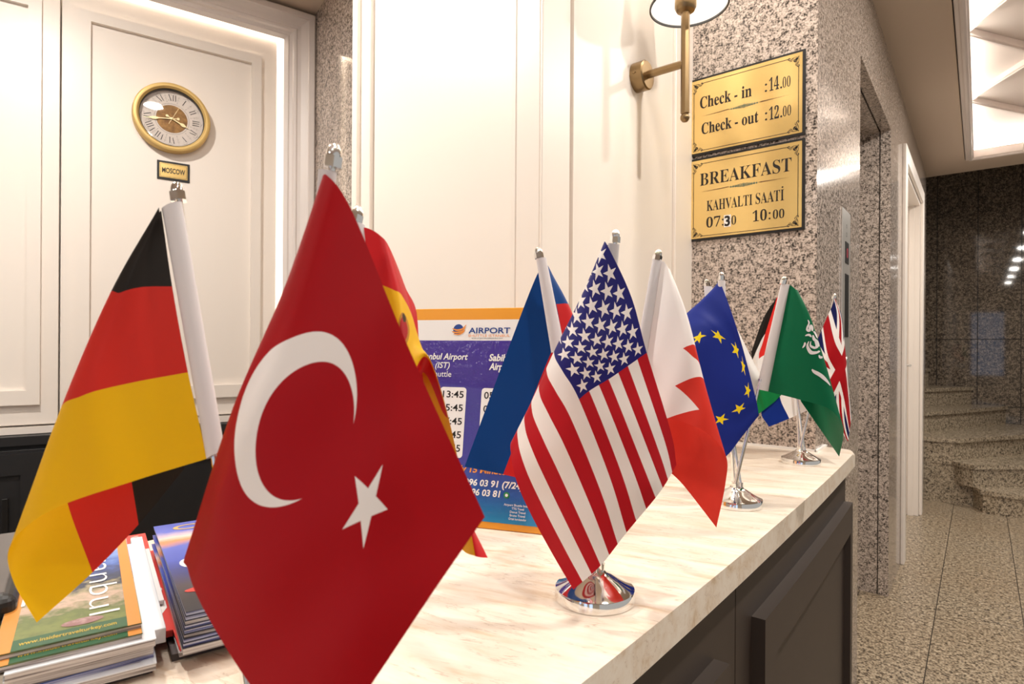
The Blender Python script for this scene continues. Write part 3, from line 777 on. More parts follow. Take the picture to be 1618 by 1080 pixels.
flat('phone_dot', [disc(.1672, .0492, .0045, 20)], AF, .0008, 'green_print', ab)
flat('phone_dot_mark', [ring(.1672, .0492, .0022, .0022, 14)], AF, .001, 'white_print', ab)
for k, (s_, a_, b_) in enumerate((('Airport Shuttle Istanbul', .1640, .2060), ('TTG Travel', .1760, .1940), ('Donut Travel', .1735, .1965), ('Bruno Travel', .1735, .1960), ('Ortak kurulusudur', .172, .198))):
    text('lettering', s_, AF, a_, .0350 - k * .0047, b_, .0031, .0008, 'white_print', ab, bold=.01)

# ================================================================== FLAG STANDS
BASES = {'S0': (-.325, .172), 'S1': (-.311, .531), 'S2': (-.315, .996), 'S3': (-.317, 1.453)}
LBL = {'S0': 'round chrome flag stand base below the Turkish flag', 'S1': 'round chrome flag stand base below the American flag',
       'S2': 'round chrome flag stand base below the European flag', 'S3': 'round chrome flag stand base at the granite wall, below the green flag'}
SOCK = {}
for k, (x, y) in BASES.items():
    e = empty('flag_stand', (x, y, ZT), LBL[k], 'flag stand', 'chrome flag stand bases')
    lathe('base', [(0, 0), (.0405, 0), (.0412, .0008), (.0412, .0108), (.0405, .0120), (.0375, .0132), (.031, .0165), (.024, .0205), (.017, .0250), (.0125, .0272), (.0110, .0290), (.0104, .0300), (0, .0300)], (x, y, ZT), 'chrome', e, 64, sharp=35)
    SOCK[k] = []
    for i in range(3):
        a = 2 * math.pi * i / 3 + .5
        c_ = Vector((x + .0058 * math.cos(a), y + .0058 * math.sin(a), ZT + .027))
        tube('socket', [c_, c_ + Vector((.0006 * math.cos(a), .0006 * math.sin(a), .010))], .0042, 'chrome', e, 16)
        SOCK[k].append(c_ + UP * .008)

# ================================================================== FLAGS
def cloth_mat(name, fn, sheen=.35):
    m = bpy.data.materials.new(name); m.use_nodes = True; t = m.node_tree; b = bsdf(m)
    uvn = t.nodes.new('ShaderNodeUVMap'); uvn.uv_map = 'UVMap'
    s = t.nodes.new('ShaderNodeSeparateXYZ'); t.links.new(uvn.outputs[0], s.inputs[0])
    c = fn(t, E(t, s.outputs[0]), E(t, s.outputs[1]))
    t.links.new(c, b.inputs['Base Color'])
    b.inputs['Roughness'].default_value = .48; b.inputs['Sheen Weight'].default_value = 0.0; b.inputs['Sheen Roughness'].default_value = .4
    b.inputs['Specular IOR Level'].default_value = .22
    w = t.nodes.new('ShaderNodeTexNoise'); w.inputs['Scale'].default_value = 900; w.inputs['Detail'].default_value = 1
    t.links.new(uvn.outputs[0], w.inputs['Vector']); bump(m, w.outputs[0], .12, .0004)
    tr = t.nodes.new('ShaderNodeBsdfTranslucent'); t.links.new(c, tr.inputs[0])
    mx = t.nodes.new('ShaderNodeMixShader'); mx.inputs[0].default_value = .16
    out = t.nodes['Material Output']; t.links.new(b.outputs[0], mx.inputs[1]); t.links.new(tr.outputs[0], mx.inputs[2]); t.links.new(mx.outputs[0], out.inputs[0])
    return m
class Net:
    """a piece of cloth through a net of points, each with its place on the print (u along the fly, v down the hoist)"""
    def __init__(s, rows, dz=0.0):
        s.nr, s.nc = len(rows), len(rows[0][1]); s.rip = 1.0; s.ph = rows[0][1][0][0] * .37
        s.g = []
        for v, pts in rows:
            r = []
            for px, py, z, u in pts:
                p = at(px, py, z + dz); r.append((p.x, p.y, p.z, u, v))
            s.g.append(r)
    def ev(s, a, b):
        a = min(max(a, 0), s.nc - 1); b = min(max(b, 0), s.nr - 1)
        i = min(int(a), s.nc - 2); j = min(int(b), s.nr - 2)
        col_ = []
        for jj in range(j - 1, j + 3):
            row = s.row(jj); col_.append(tuple(cr_(*q, a - i) for q in zip(*s.four(row, i))))
        return tuple(cr_(*q, b - j) for q in zip(*col_))
    def row(s, j):
        if j < 0: return [tuple(2 * x - y for x, y in zip(p, q)) for p, q in zip(s.g[0], s.g[1])]
        if j >= s.nr: return [tuple(2 * x - y for x, y in zip(p, q)) for p, q in zip(s.g[-1], s.g[-2])]
        return s.g[j]
    def four(s, r, i):
        def pt(k):
            if k < 0: return tuple(2 * x - y for x, y in zip(r[0], r[1]))
            if k >= s.nc: return tuple(2 * x - y for x, y in zip(r[-1], r[-2]))
            return r[k]
        return pt(i - 1), pt(i), pt(i + 1), pt(i + 2)
    def mesh(s, name, m, parent, k=10):
        na, nb_ = (s.nc - 1) * k, (s.nr - 1) * (k + 2)
        v, uv = [], []
        for j in range(nb_ + 1):
            for i in range(na + 1):
                q = s.ev(i * (s.nc - 1) / na, j * (s.nr - 1) / nb_)
                p_ = Vector(q[:3]); vw = (p_ - EYEP).normalized()
                fade = min(1, max(0, q[3]) * 4) * s.rip
                p_ += vw * (fade * (.0011 * math.sin(17 * q[3] * (1 + .25 * q[4]) + 3.2 * q[4] + s.ph) + .0007 * math.sin(9 * q[4] - 11 * q[3] + 2 * s.ph)))
                v.append(p_); uv.append(q[3:])
        f = [(j * (na + 1) + i, j * (na + 1) + i + 1, (j + 1) * (na + 1) + i + 1, (j + 1) * (na + 1) + i) for j in range(nb_) for i in range(na)]
        me = bpy.data.meshes.new(name); me.from_pydata(v, [], f); me.update()
        ul = me.uv_layers.new(name='UVMap')
        for l in me.loops: ul.data[l.index].uv = uv[l.vertex_index]
        return link(name, me, m, parent, True)
    def find(s, u, v):
        lo, hi = 0.0, s.nr - 1.0
        for _ in range(24):
            mid = (lo + hi) / 2
            if s.ev(0, mid)[4] < v: lo = mid
            else: hi = mid
        b = lo; lo, hi = 0.0, s.nc - 1.0
        for _ in range(24):
            mid = (lo + hi) / 2
            if s.ev(mid, b)[3] < u: lo = mid
            else: hi = mid
        a = lo
        p = Vector(s.ev(a, b)[:3]); da = Vector(s.ev(a + .02, b)[:3]) - Vector(s.ev(a - .02, b)[:3]); db = Vector(s.ev(a, b + .02)[:3]) - Vector(s.ev(a, b - .02)[:3])
        n = da.cross(db).normalized()
        if n.dot(EYEP - p) < 0: n = -n
        return p, n

def table_flag(label, stand, sock, top, ztop, m, rows, dz, sleeve=None, lower=.45, rip=1.0):
    foot = SOCK[stand][sock]; tp = at(*top, ztop)
    e = empty('table_flag', foot, label, 'flag', 'flags on chrome stands along the counter')
    mid = foot.lerp(tp, lower)
    d = (tp - foot).normalized()
    po = tube('pole', [foot, mid], .0030, 'chrome', e, 14)
    tube('pole_collar', [mid - d * .003, mid + d * .001], .0036, 'chrome', po, 14)
    tube('upper_pole', [mid, tp - d * .004], .0023, 'chrome', po, 14)
    fi = tube('finial', [tp - d * .0052, tp + d * .0008], .0052, 'chrome', e, 6, False)
    x_, y_ = basis(d)
    lathe('finial_cap', [(.0042, .0008), (.0042, .003), (.0036, .0055), (.0022, .0074), (0, .0082)], tp, 'chrome', fi, 20, d)
    def zpole(py):
        lo, hi = 0.0, 1.0
        for _ in range(30):
            q = (lo + hi) / 2; p_ = tp.lerp(foot, q) - EYEP; z_ = p_.dot(FW)
            if HY - p_.dot(UP) / z_ * F < py: lo = q
            else: hi = q
        return (tp.lerp(foot, lo) - EYEP).dot(FW)
    rows = [(v_, [(px, py, z_ + zpole(pts[0][1]) - pts[0][2], u_) for px, py, z_, u_ in pts]) for v_, pts in rows]
    net = Net(rows, dz); net.rip = rip
    c = net.mesh('cloth', m, e)
    if sleeve:
        lt, rt, lb, rb = sleeve[:4]; zt_ = zpole((lt[1] + rt[1]) / 2) - .001; zb_ = zpole((lb[1] + rb[1]) / 2) - .001
        A0, A1, B0, B1 = at(*lt, zt_), at(*rt, zt_), at(*lb, zb_), at(*rb, zb_)
        v, f = [], []
        n, K = 14, 8
        for j in range(K + 1):
            q = j / K
            a_, b_ = A0.lerp(B0, q), A1.lerp(B1, q)
            ce = (a_ + b_) / 2; hx = (b_ - a_) / 2; nrm = hx.cross(A0 - B0).normalized()
            th = .0034
            for i in range(n):
                w = 2 * math.pi * i / n; v.append(ce + hx * math.cos(w) + nrm * (th * math.sin(w)))
        for j in range(K):
            for i in range(n): f.append((j * n + i, j * n + (i + 1) % n, (j + 1) * n + (i + 1) % n, (j + 1) * n + i))
        raw('sleeve', v, f, 'white_cloth', e, True)
    return e, c, net

RED = rgb(168, 8, 20); WHT = rgb(245, 239, 235)
def solid(c): return lambda t, u, v: col(t, c)

# --- Turkey
def p_turkey(t, u, v):
    x = u * 1.5; y = v
    outer = hyp(x - .50, y - .50).lt(.25); inner = hyp(x - .5625, y - .50).lt(.2)
    s = star(x - .975, y - .452, .128, math.radians(90))
    f = (outer * (inner * -1.0 + 1.0)).max(s)
    return mixc(t, f, RED, WHT)
table_flag('Turkish red flag with white crescent and star, nearest the camera', 'S0', 0, (527, 250), .322, cloth_mat('turkish_flag_cloth', p_turkey), [
    (0, [(521, 284, .327, -.03), (513, 283, .331, -.015), (508, 286, .325, 0), (517, 277, .318, .02), (557, 335, .308, .12), (645, 548, .300, .50), (766, 816, .295, 1)]),
    (.33, [(508, 420, .333, -.03), (478, 440, .345, .03), (449, 455, .328, .08), (456, 480, .314, .13), (488, 530, .303, .22), (588, 694, .295, .55), (678, 944, .288, 1)]),
    (.67, [(495, 560, .338, -.03), (425, 610, .350, .08), (371, 641, .328, .16), (374, 664, .314, .21), (402, 715, .300, .30), (505, 870, .291, .60), (590, 1076, .283, 1)]),
    (1, [(482, 700, .343, -.03), (385, 780, .352, .12), (298, 872, .330, .25), (297, 900, .317, .29), (322, 962, .303, .38), (396, 1082, .293, .65), (500, 1207, .28, 1)])], 0.0,
    ((503, 268), (532, 272), (470, 690), (492, 694), .331, .343))

# --- Germany
def p_germany(t, u, v):
    c = mixc(t, v.gt(.3333), rgb(36, 30, 26), rgb(206, 44, 34))
    return mixc(t, v.gt(.6667), c, rgb(236, 184, 6))
table_flag('German black, red and gold flag at the left end of the counter', 'S0', 1, (281, 306), .385, cloth_mat('german_flag_cloth', p_germany), [
    (0, [(255, 333, .400, 0), (254, 333, .397, .01), (252, 335, .395, .03), (252, 339, .400, .05), (262, 480, .415, .4), (291, 740, .43, 1)]),
    (.333, [(272, 452, .400, 0), (225, 453, .393, .15), (190, 462, .388, .27), (173, 475, .395, .33), (186, 620, .42, .62), (219, 828, .425, 1)]),
    (.667, [(297, 588, .400, 0), (205, 605, .390, .25), (130, 625, .382, .45), (93, 656, .392, .55), (103, 780, .415, .77), (146, 904, .42, 1)]),
    (1, [(328, 724, .400, 0), (207, 761, .388, .3), (80, 806, .378, .6), (17, 860, .390, .75), (20, 915, .402, .87), (58, 983, .412, 1)])], 0.0,
    ((256, 331), (287, 318), (327, 725), (355, 711), .386, .384))

# --- Spain
def p_spain(t, u, v):
    c = mixc(t, ((v - .5).abs()).lt(.25), rgb(206, 34, 40), rgb(240, 186, 24))
    x = (u - .36) * 1.5; y = v - .47
    c = mixc(t, hyp(x, y * .8).lt(.085), c, rgb(190, 130, 40))
    c = mixc(t, hyp(x, y * .9).lt(.065), c, rgb(176, 30, 34))
    return mixc(t, hyp(x, y + .075).lt(.03), c, rgb(70, 50, 24))
table_flag('Spanish red and yellow flag mostly hidden behind the Turkish flag', 'S0', 2, (563, 343), .400, cloth_mat('spanish_flag_cloth', p_spain), [
    (0, [(563, 360, .47, 0), (580, 360, .466, .08), (601, 372, .463, .18), (616, 392, .468, .26), (640, 452, .49, .42), (660, 516, .495, .60), (640, 700, .50, 1)]),
    (.25, [(572, 440, .47, 0), (598, 448, .465, .15), (622, 458, .461, .26), (636, 468, .466, .34), (655, 512, .488, .48), (669, 602, .493, .65), (690, 790, .50, 1)]),
    (.5, [(578, 520, .47, 0), (605, 522, .465, .18), (632, 522, .461, .32), (643, 532, .467, .40), (668, 552, .486, .52), (700, 662, .49, .72), (726, 862, .495, 1)]),
    (.75, [(584, 600, .47, 0), (608, 602, .465, .2), (630, 604, .462, .34), (645, 608, .468, .44), (676, 566, .484, .54), (718, 702, .487, .74), (751, 878, .49, 1)]),
    (1, [(592, 680, .47, 0), (615, 682, .466, .22), (636, 685, .463, .38), (650, 690, .470, .48), (655, 600, .535, .58), (700, 735, .540, .76), (771, 881, .510, 1)])], 0.0,
    ((556, 352), (577, 356), (580, 680), (600, 680), .408, .41))

# --- two band blue and red
def p_bluered(t, u, v):
    return mixc(t, v.gt(.5), rgb(4, 64, 134), rgb(204, 34, 36))
table_flag('blue and red banded flag standing left of the American flag', 'S1', 0, (851, 401), .665, cloth_mat('blue_red_flag_cloth', p_bluered), [
    (0, [(862, 412, .668, 0), (871, 431, .676, .03), (864, 436, .700, .06), (850, 431, .705, .08), (794, 575, .712, .5), (734, 737, .70, 1)]),
    (.5, [(879, 480, .668, 0), (899, 482, .678, .1), (890, 512, .705, .18), (871, 556, .712, .3), (835, 645, .716, .6), (795, 749, .708, 1)]),
    (1, [(892, 552, .668, 0), (926, 548, .680, .16), (925, 596, .708, .26), (908, 648, .716, .4), (880, 700, .72, .65), (856, 764, .715, 1)])], 0.0,
    ((847, 409), (863, 407), (871, 557), (893, 552), .665, .652))

# --- United States
def p_usa(t, u, v):
    st_ = (v * 6.5).mod(1.0).lt(.5)
    c = mixc(t, st_, WHT, rgb(186, 22, 34))
    cu, cv = u / .4, v / .5385
    inc = cu.lt(1.0) * cv.lt(1.0)
    c = mixc(t, inc, c, rgb(36, 34, 112))
    A = cu * 12.0; B = cv * 10.0
    x1 = (A.mod(2.0) - 1.0) * .05; y1 = (B.mod(2.0) - 1.0) * .0538
    s1 = star(x1, y1, .041, math.radians(-90) * 0)
    x2 = ((A + 1.0).mod(2.0) - 1.0) * .05; y2 = ((B + 1.0).mod(2.0) - 1.0) * .0538
    s2_ = star(x2, y2, .041) * A.gt(1.0) * A.lt(11.0) * B.gt(1.0) * B.lt(9.0)
    return mixc(t, s1.max(s2_) * inc, c, WHT)
table_flag('American stars and stripes flag standing in the middle of the counter', 'S1', 1, (972, 375), .585, cloth_mat('american_flag_cloth', p_usa), [
    (0, [(966, 389, .587, -.03), (960, 387, .590, -.01), (955, 385, .585, .0), (960, 388, .574, .03), (997, 467, .566, .20), (1022, 557, .562, .40), (1060, 682, .566, .80), (1069, 734, .585, 1)]),
    (.27, [(961, 470, .592, -.03), (938, 480, .607, .03), (919, 468, .590, .08), (920, 486, .575, .12), (940, 532, .563, .22), (969, 594, .556, .40), (1022, 728, .553, .78), (1042, 778, .560, 1)]),
    (.5385, [(955, 560, .600, -.03), (908, 575, .617, .1), (879, 553, .596, .19), (877, 565, .582, .22), (890, 588, .568, .29), (915, 631, .558, .40), (963, 752, .553, .75), (990, 841, .558, 1)]),
    (.77, [(949, 640, .607, -.03), (885, 660, .625, .14), (845, 630, .602, .26), (841, 652, .588, .30), (856, 690, .572, .38), (882, 745, .562, .52), (921, 830, .556, .78), (949, 893, .560, 1)]),
    (1, [(942, 720, .613, -.03), (868, 740, .632, .18), (813, 697, .610, .33), (808, 722, .596, .37), (818, 765, .582, .45), (842, 818, .572, .58), (876, 880, .566, .80), (906, 931, .562, 1)])], 0.0,
    ((961, 384), (979, 386), (933, 712), (950, 712), .590, .613), .3)

# --- Bahrain
def p_bahrain(t, u, v):
    z = ((((v - 1.0) / .225).mod(1.0)) - .5).abs() * 2.0          # 0 in the middle of a tooth
    edge = z * -.22 + .50
    return mixc(t, u.gt(edge), WHT, rgb(214, 52, 38))
table_flag('Bahraini white flag with red serrated fly, right of the American flag', 'S1', 2, (1039, 405), .645, cloth_mat('bahraini_flag_cloth', p_bahrain), [
    (0, [(1044, 412, .655, 0), (1050, 414, .650, .03), (1056, 423, .648, .06), (1060, 432, .655, .09), (1068, 490, .68, .4), (1040, 722, .69, 1)]),
    (.33, [(1030, 505, .660, 0), (1055, 497, .646, .12), (1076, 492, .640, .21), (1087, 506, .648, .27), (1088, 610, .68, .6), (1050, 738, .69, 1)]),
    (.67, [(1015, 598, .665, 0), (1055, 585, .646, .2), (1096, 585, .635, .39), (1113, 606, .645, .48), (1110, 700, .675, .73), (1078, 764, .685, 1)]),
    (1, [(1000, 672, .670, 0), (1051, 660, .648, .26), (1114, 682, .630, .58), (1147, 720, .640, .74), (1146, 765, .655, .84), (1132, 833, .665, 1)])], 0.0,
    ((1031, 409), (1046, 411), (980, 690), (1002, 690), .648, .655))

# --- Europe
def p_europe(t, u, v):
    x = (u - .5) * 1.5; y = v - .5
    a = x.op('ARCTAN2', y * -1.0)
    k = ((a / (math.pi / 6)) + .5).op('FLOOR') * (math.pi / 6)
    dx = x - k.op('SINE') * .333; dy = y + k.op('COSINE') * .333
    return mixc(t, star(dx, dy, .066), rgb(24, 42, 132), rgb(246, 216, 30))
table_flag('blue European flag with yellow stars standing above the second chrome stand', 'S2', 1, (1140, 437), .985, cloth_mat('european_flag_cloth', p_europe), [
    (0, [(1140, 444, 0.995, -0.03), (1139, 444, 1.008, -0.01), (1138, 445, 0.995, 0), (1152, 482, 0.978, 0.15), (1171, 540, 0.968, 0.3), (1190, 612, 0.96, 0.5), (1196, 637, 0.958, 0.7), (1199, 656, 0.962, 1)]),
    (0.167, [(1141, 470, 0.995, -0.03), (1132, 472, 1.008, -0.01), (1122, 461, 0.995, 0.01), (1145, 490, 0.978, 0.15), (1168, 543, 0.968, 0.3), (1182, 617, 0.96, 0.5), (1170, 660, 0.958, 0.7), (1172, 690, 0.962, 1)]),
    (0.333, [(1142, 490, 0.995, -0.03), (1124, 494, 1.008, 0), (1105, 477, 0.995, 0.02), (1137, 505, 0.978, 0.15), (1163, 550, 0.968, 0.3), (1160, 612, 0.96, 0.5), (1139, 664, 0.958, 0.7), (1149, 719, 0.962, 1)]),
    (0.5, [(1143, 510, 0.995, -0.03), (1115, 520, 1.008, 0), (1088, 492, 0.995, 0.02), (1115, 505, 0.978, 0.15), (1136, 536, 0.968, 0.3), (1122, 598, 0.96, 0.5), (1110, 665, 0.958, 0.7), (1122, 735, 0.962, 1)]),
    (0.667, [(1144, 530, 0.995, -0.03), (1104, 540, 1.008, 0), (1065, 515, 0.995, 0.02), (1088, 515, 0.978, 0.15), (1104, 531, 0.968, 0.3), (1085, 590, 0.96, 0.5), (1080, 650, 0.958, 0.7), (1100, 740, 0.962, 1)]),
    (1, [(1146, 570, 0.995, -0.03), (1080, 580, 1.008, 0), (1010, 560, 0.995, 0.02), (1030, 560, 0.978, 0.15), (1045, 580, 0.968, 0.3), (1035, 630, 0.96, 0.5), (1040, 680, 0.958, 0.7), (1065, 740, 0.962, 1)])], 0.0,
    ((1134, 443), (1146, 443), (1140, 590), (1151, 590), .990, .998))

# --- white flag behind the European one
table_flag('plain white side of a flag hanging behind the European flag', 'S2', 0, (1117, 448), 1.02, cloth_mat('white_flag_cloth', solid(rgb(226, 220, 216))), [
    (0, [(1120, 453, 1.03, 0), (1142, 484, 1.035, .25), (1163, 516, 1.04, .5), (1181, 552, 1.04, .75), (1202, 594, 1.035, 1)]),
    (.35, [(1125, 505, 1.03, 0), (1142, 525, 1.03, .25), (1162, 550, 1.03, .5), (1180, 580, 1.025, .75), (1199, 607, 1.02, 1)]),
    (1, [(1135, 610, 1.02, 0), (1145, 625, 1.03, .25), (1158, 640, 1.04, .5), (1170, 650, 1.045, .75), (1180, 668, 1.04, 1)])], 0.0,
    ((1112, 452), (1125, 453), (1125, 610), (1137, 612), 1.02, 1.01))

# --- Saudi Arabia
sa, sac, san = table_flag('green Saudi flag with white script and sword leaning to the right', 'S2', 2, (1238, 444), .955, cloth_mat('saudi_flag_cloth', solid(rgb(0, 98, 62))), [
    (0, [(1246, 450, 1.0, 0), (1250, 451, .995, .03), (1257, 457, .99, .07), (1262, 465, 1.0, .1), (1270, 530, 1.03, .45), (1265, 633, 1.05, 1)]),
    (.33, [(1235, 506, 1.0, 0), (1256, 500, .985, .13), (1273, 497, .975, .23), (1283, 510, .985, .3), (1290, 590, 1.03, .65), (1285, 662, 1.05, 1)]),
    (.67, [(1223, 562, 1.0, 0), (1255, 566, .98, .2), (1287, 560, .965, .39), (1304, 573, .975, .48), (1312, 640, 1.01, .75), (1306, 692, 1.04, 1)]),
    (1, [(1212, 618, 1.0, 0), (1260, 630, .975, .3), (1309, 645, .955, .6), (1331, 670, .965, .74), (1332, 692, .985, .86), (1326, 721, 1.0, 1)])], 0.0,
    ((1234, 448), (1248, 450), (1195, 614), (1214, 618), .957, .962), .52, 0.0)
def on_cloth(name, net, shapes, m, parent, lift=.0007):
    v, f = [], []
    for vv, ff in shapes:
        for sgn in (1, -1):
            k = len(v)
            for uu, ww in vv:
                p_, n_ = net.find(uu, ww); v.append(p_ + n_ * lift * sgn)
            f += [tuple(i + k for i in q) for q in ff]
    me = bpy.data.meshes.new(name); me.from_pydata([tuple(x) for x in v], [], f); me.update()
    return link(name, me, m, parent, True)
def uvof(net, px, py):
    """print place of the front of the cloth nearest a photo position"""
    best = None
    for j in range(0, 61):
        for i in range(0, 61):
            q = net.ev(i * (net.nc - 1) * .52 / 60, j * (net.nr - 1) / 60)
            d = Vector(q[:3]) - EYEP; z = d.dot(FW); x = d.dot(RT) / z * F; y = -d.dot(UP) / z * F
            e = (CX + cr * x - sr * y - px) ** 2 + (HY + sr * x + cr * y - py) ** 2
            if best is None or e < best[0]: best = (e, q[3], q[4])
    return best[1:]
def stroke(net, pts, w):
    return ribbon(smooth_path([uvof(net, *p_) for p_ in pts], 4), w)
# script strokes placed on the cloth where the photo shows them
Z4 = lambda x, y: (1160 + x / 3.375, 420 + y / 3.375)
SCR = [([(392, 290), (396, 310), (388, 335), (400, 345), (402, 315), (412, 330), (416, 350)], .018), ([(380, 375), (398, 368), (412, 378)], .018),
       ([(372, 405), (378, 425), (366, 440)], .021), ([(398, 400), (392, 430), (410, 455), (438, 462), (456, 448)], .024), ([(408, 405), (408, 430), (428, 442), (440, 420), (430, 400)], .018),
       ([(418, 372), (424, 395), (442, 405), (450, 430)], .017), ([(422, 345), (432, 365), (446, 385)], .016), ([(450, 470), (462, 485), (470, 478)], .014)]
on_cloth('white_script', san, [stroke(san, [Z4(*p_) for p_ in pts], w) for pts, w in SCR], 'white_cloth', sac)
on_cloth('white_sword', san, [stroke(san, [Z4(*p_) for p_ in [(415, 548), (430, 568), (458, 582), (488, 602), (516, 636)]], .026)], 'white_cloth', sac)

# --- black red white green flag
def p_uae(t, u, v):
    c = mixc(t, v.gt(.42), rgb(30, 26, 22), WHT)
    c = mixc(t, v.gt(.86), c, rgb(10, 120, 60))
    return mixc(t, u.lt(.3) * v.lt(.72), c, rgb(226, 48, 40))
table_flag('black, red, white and green flag half hidden behind the green Saudi flag', 'S3', 0, (1238, 470), 1.36, cloth_mat('four_colour_flag_cloth', p_uae), [
    (0, [(1243, 455, 1.36, 0), (1227, 471, 1.355, .3), (1206, 503, 1.35, .62), (1187, 556, 1.355, 1)]),
    (.5, [(1228, 520, 1.355, 0), (1206, 538, 1.35, .3), (1197, 556, 1.345, .6), (1189, 574, 1.35, 1)]),
    (.75, [(1222, 560, 1.355, 0), (1200, 572, 1.35, .3), (1196, 590, 1.345, .6), (1194, 610, 1.35, 1)]),
    (1, [(1236, 622, 1.355, 0), (1224, 634, 1.35, .3), (1210, 645, 1.345, .6), (1197, 655, 1.35, 1)])], 0.0,
    ((1232, 476), (1241, 478), (1242, 610), (1251, 610), 1.36, 1.35))

# --- red white blue, stripes hanging down
def p_nl(t, u, v):
    c = mixc(t, v.gt(.3333), rgb(190, 30, 40), WHT)
    return mixc(t, v.gt(.6667), c, rgb(8, 42, 130))
table_flag('flag showing blue and white bands below the green Saudi flag', 'S3', 1, (1255, 470), 1.385, cloth_mat('blue_white_flag_cloth', p_nl), [
    (0, [(1257, 480, 1.39, 0), (1280, 560, 1.38, .5), (1292, 610, 1.375, .85), (1305, 636, 1.375, 1)]),
    (.333, [(1254, 520, 1.39, 0), (1262, 570, 1.38, .5), (1263, 617, 1.372, .85), (1276, 648, 1.37, 1)]),
    (.667, [(1250, 560, 1.39, 0), (1240, 590, 1.385, .5), (1232, 625, 1.37, .85), (1247, 661, 1.368, 1)]),
    (1, [(1250, 600, 1.39, 0), (1224, 620, 1.395, .5), (1203, 650, 1.372, .85), (1215, 674, 1.368, 1)])], 0.0,
    ((1250, 478), (1258, 480), (1252, 600), (1261, 600), 1.385, 1.37))

# --- United Kingdom
def p_uk(t, u, v):
    x = (u - .5) * 1.5; y = v - .5
    d1 = (x * .5 - y * .75).abs() / .9014; d2 = (x * .5 + y * .75).abs() / .9014
    dg = d1.min(d2)
    c = mixc(t, dg.lt(.10), rgb(22, 26, 84), WHT)
    c = mixc(t, dg.lt(.034), c, RED)
    cr2 = x.abs().min(y.abs())
    c = mixc(t, cr2.lt(.165), c, WHT)
    return mixc(t, cr2.lt(.10), c, RED)
table_flag('British union flag at the granite wall end of the counter', 'S3', 2, (1318, 469), 1.335, cloth_mat('british_flag_cloth', p_uk), [
    (0, [(1319, 470, 1.34, 0), (1330, 500, 1.355, .25), (1333, 545, 1.375, .5), (1334, 600, 1.385, .75), (1335, 650, 1.385, 1)]),
    (.25, [(1316, 480, 1.34, 0), (1328, 512, 1.34, .25), (1336, 560, 1.34, .5), (1342, 625, 1.345, .80), (1345, 655, 1.35, 1)]),
    (.5, [(1304, 507, 1.34, 0), (1313, 553, 1.33, .25), (1329, 581, 1.325, .5), (1337, 622, 1.325, .75), (1343, 675, 1.33, 1)]),
    (1, [(1286, 550, 1.34, 0), (1291, 585, 1.34, .25), (1299, 640, 1.33, .5), (1318, 665, 1.325, .75), (1340, 697, 1.325, 1)])], -.02)

# ================================================================== BROCHURES
LA = Vector((-.962, .273, 0)).normalized(); LB = Vector((.273, .962, 0)).normalized()   # long side away from us, short side to the right
def leaflet_frame(x, y, z, turn=0.0):
    c_, s_ = math.cos(turn), math.sin(turn)
    a = LB * c_ + LA * s_; b = LA * c_ - LB * s_
    o = Vector((x, y, z))
    return lambda u, w, h: o + a * u + b * w + UP * h
def cover_mat(name, stops, o, axis, length, nscale=60, amt=.22):
    m = mat(name, rough=.3); t = m.node_tree
    g = t.nodes.new('ShaderNodeNewGeometry')
    d = t.nodes.new('ShaderNodeVectorMath'); d.operation = 'SUBTRACT'; t.links.new(g.outputs['Position'], d.inputs[0]); d.inputs[1].default_value = o
    dt = t.nodes.new('ShaderNodeVectorMath'); dt.operation = 'DOT_PRODUCT'; t.links.new(d.outputs[0], dt.inputs[0]); dt.inputs[1].default_value = axis
    n = noise(t, g.outputs['Position'], nscale, 4, .6)
    f = E(t, dt.outputs['Value']) / length + (E(t, n.outputs[0]) - .5) * amt
    t.links.new(ramp(t, f.k, stops), bsdf(m).inputs['Base Color']); return m
m = mat('page_edges', rough=.7); M['page'] = m; t = m.node_tree
nn = noise(t, pos(t, (12, 12, 900)), 1.0, 3, .6)
t.links.new(ramp(t, nn.outputs[0], [(.36, rgb(92, 82, 80)), (.46, rgb(168, 158, 152)), (.6, rgb(206, 198, 192))]), bsdf(m).inputs['Base Color'])
m = mat('glossy_blue_edges', rough=.5); M['page2'] = m; t = m.node_tree
nn = noise(t, pos(t, (12, 12, 1100)), 1.0, 3, .6)
t.links.new(ramp(t, nn.outputs[0], [(.38, rgb(40, 44, 96)), (.5, rgb(128, 132, 176)), (.62, rgb(206, 206, 216))]), bsdf(m).inputs['Base Color'])
M['page3'] = mat('dark_page_edges', rgb(70, 60, 60), .6)
M['red_cover'] = mat('red_cover', rgb(216, 52, 44), .35)
M['blue_card'] = mat('pale_blue_white_card', rgb(224, 228, 234), .4)
M['green_band'] = mat('green_band', rgb(44, 92, 60), .35)
M['gold_print'] = mat('yellow_print', rgb(206, 176, 60), .4)
M['orange_edge'] = mat('orange_border', rgb(214, 140, 62), .4)
WCL, LCL = .090, .270
FRX = Vector((-.518, .184, 0))                                     # front right corner of the left pile
def leaflet(name, x, y, z, th, turn, edge, label, w=WCL, l=LCL, group=None, cover=None):
    e = empty(name, (x, y, z), label, 'brochure', group)
    fr = leaflet_frame(x, y, z, turn)
    box('pages', (0, 0, 0), (w, l, th * .86), edge, e, fr)
    box('cover', (-.0004, -.0004, th * .86), (w + .0004, l + .0004, th), cover or {'page': 'blue_card', 'page2': 'navy'}.get(edge, edge), e, fr)
    return e, (lambda u, v_, h: fr(u, v_, th + h))
land = [(.0, rgb(70, 84, 44)), (.10, rgb(120, 130, 70)), (.2, rgb(96, 110, 60)), (.30, rgb(196, 168, 150)), (.38, rgb(150, 140, 110)), (.44, rgb(34, 46, 66)), (.56, rgb(44, 66, 120)), (.64, rgb(70, 104, 180)), (.75, rgb(120, 150, 210)), (1.0, rgb(210, 220, 238))]
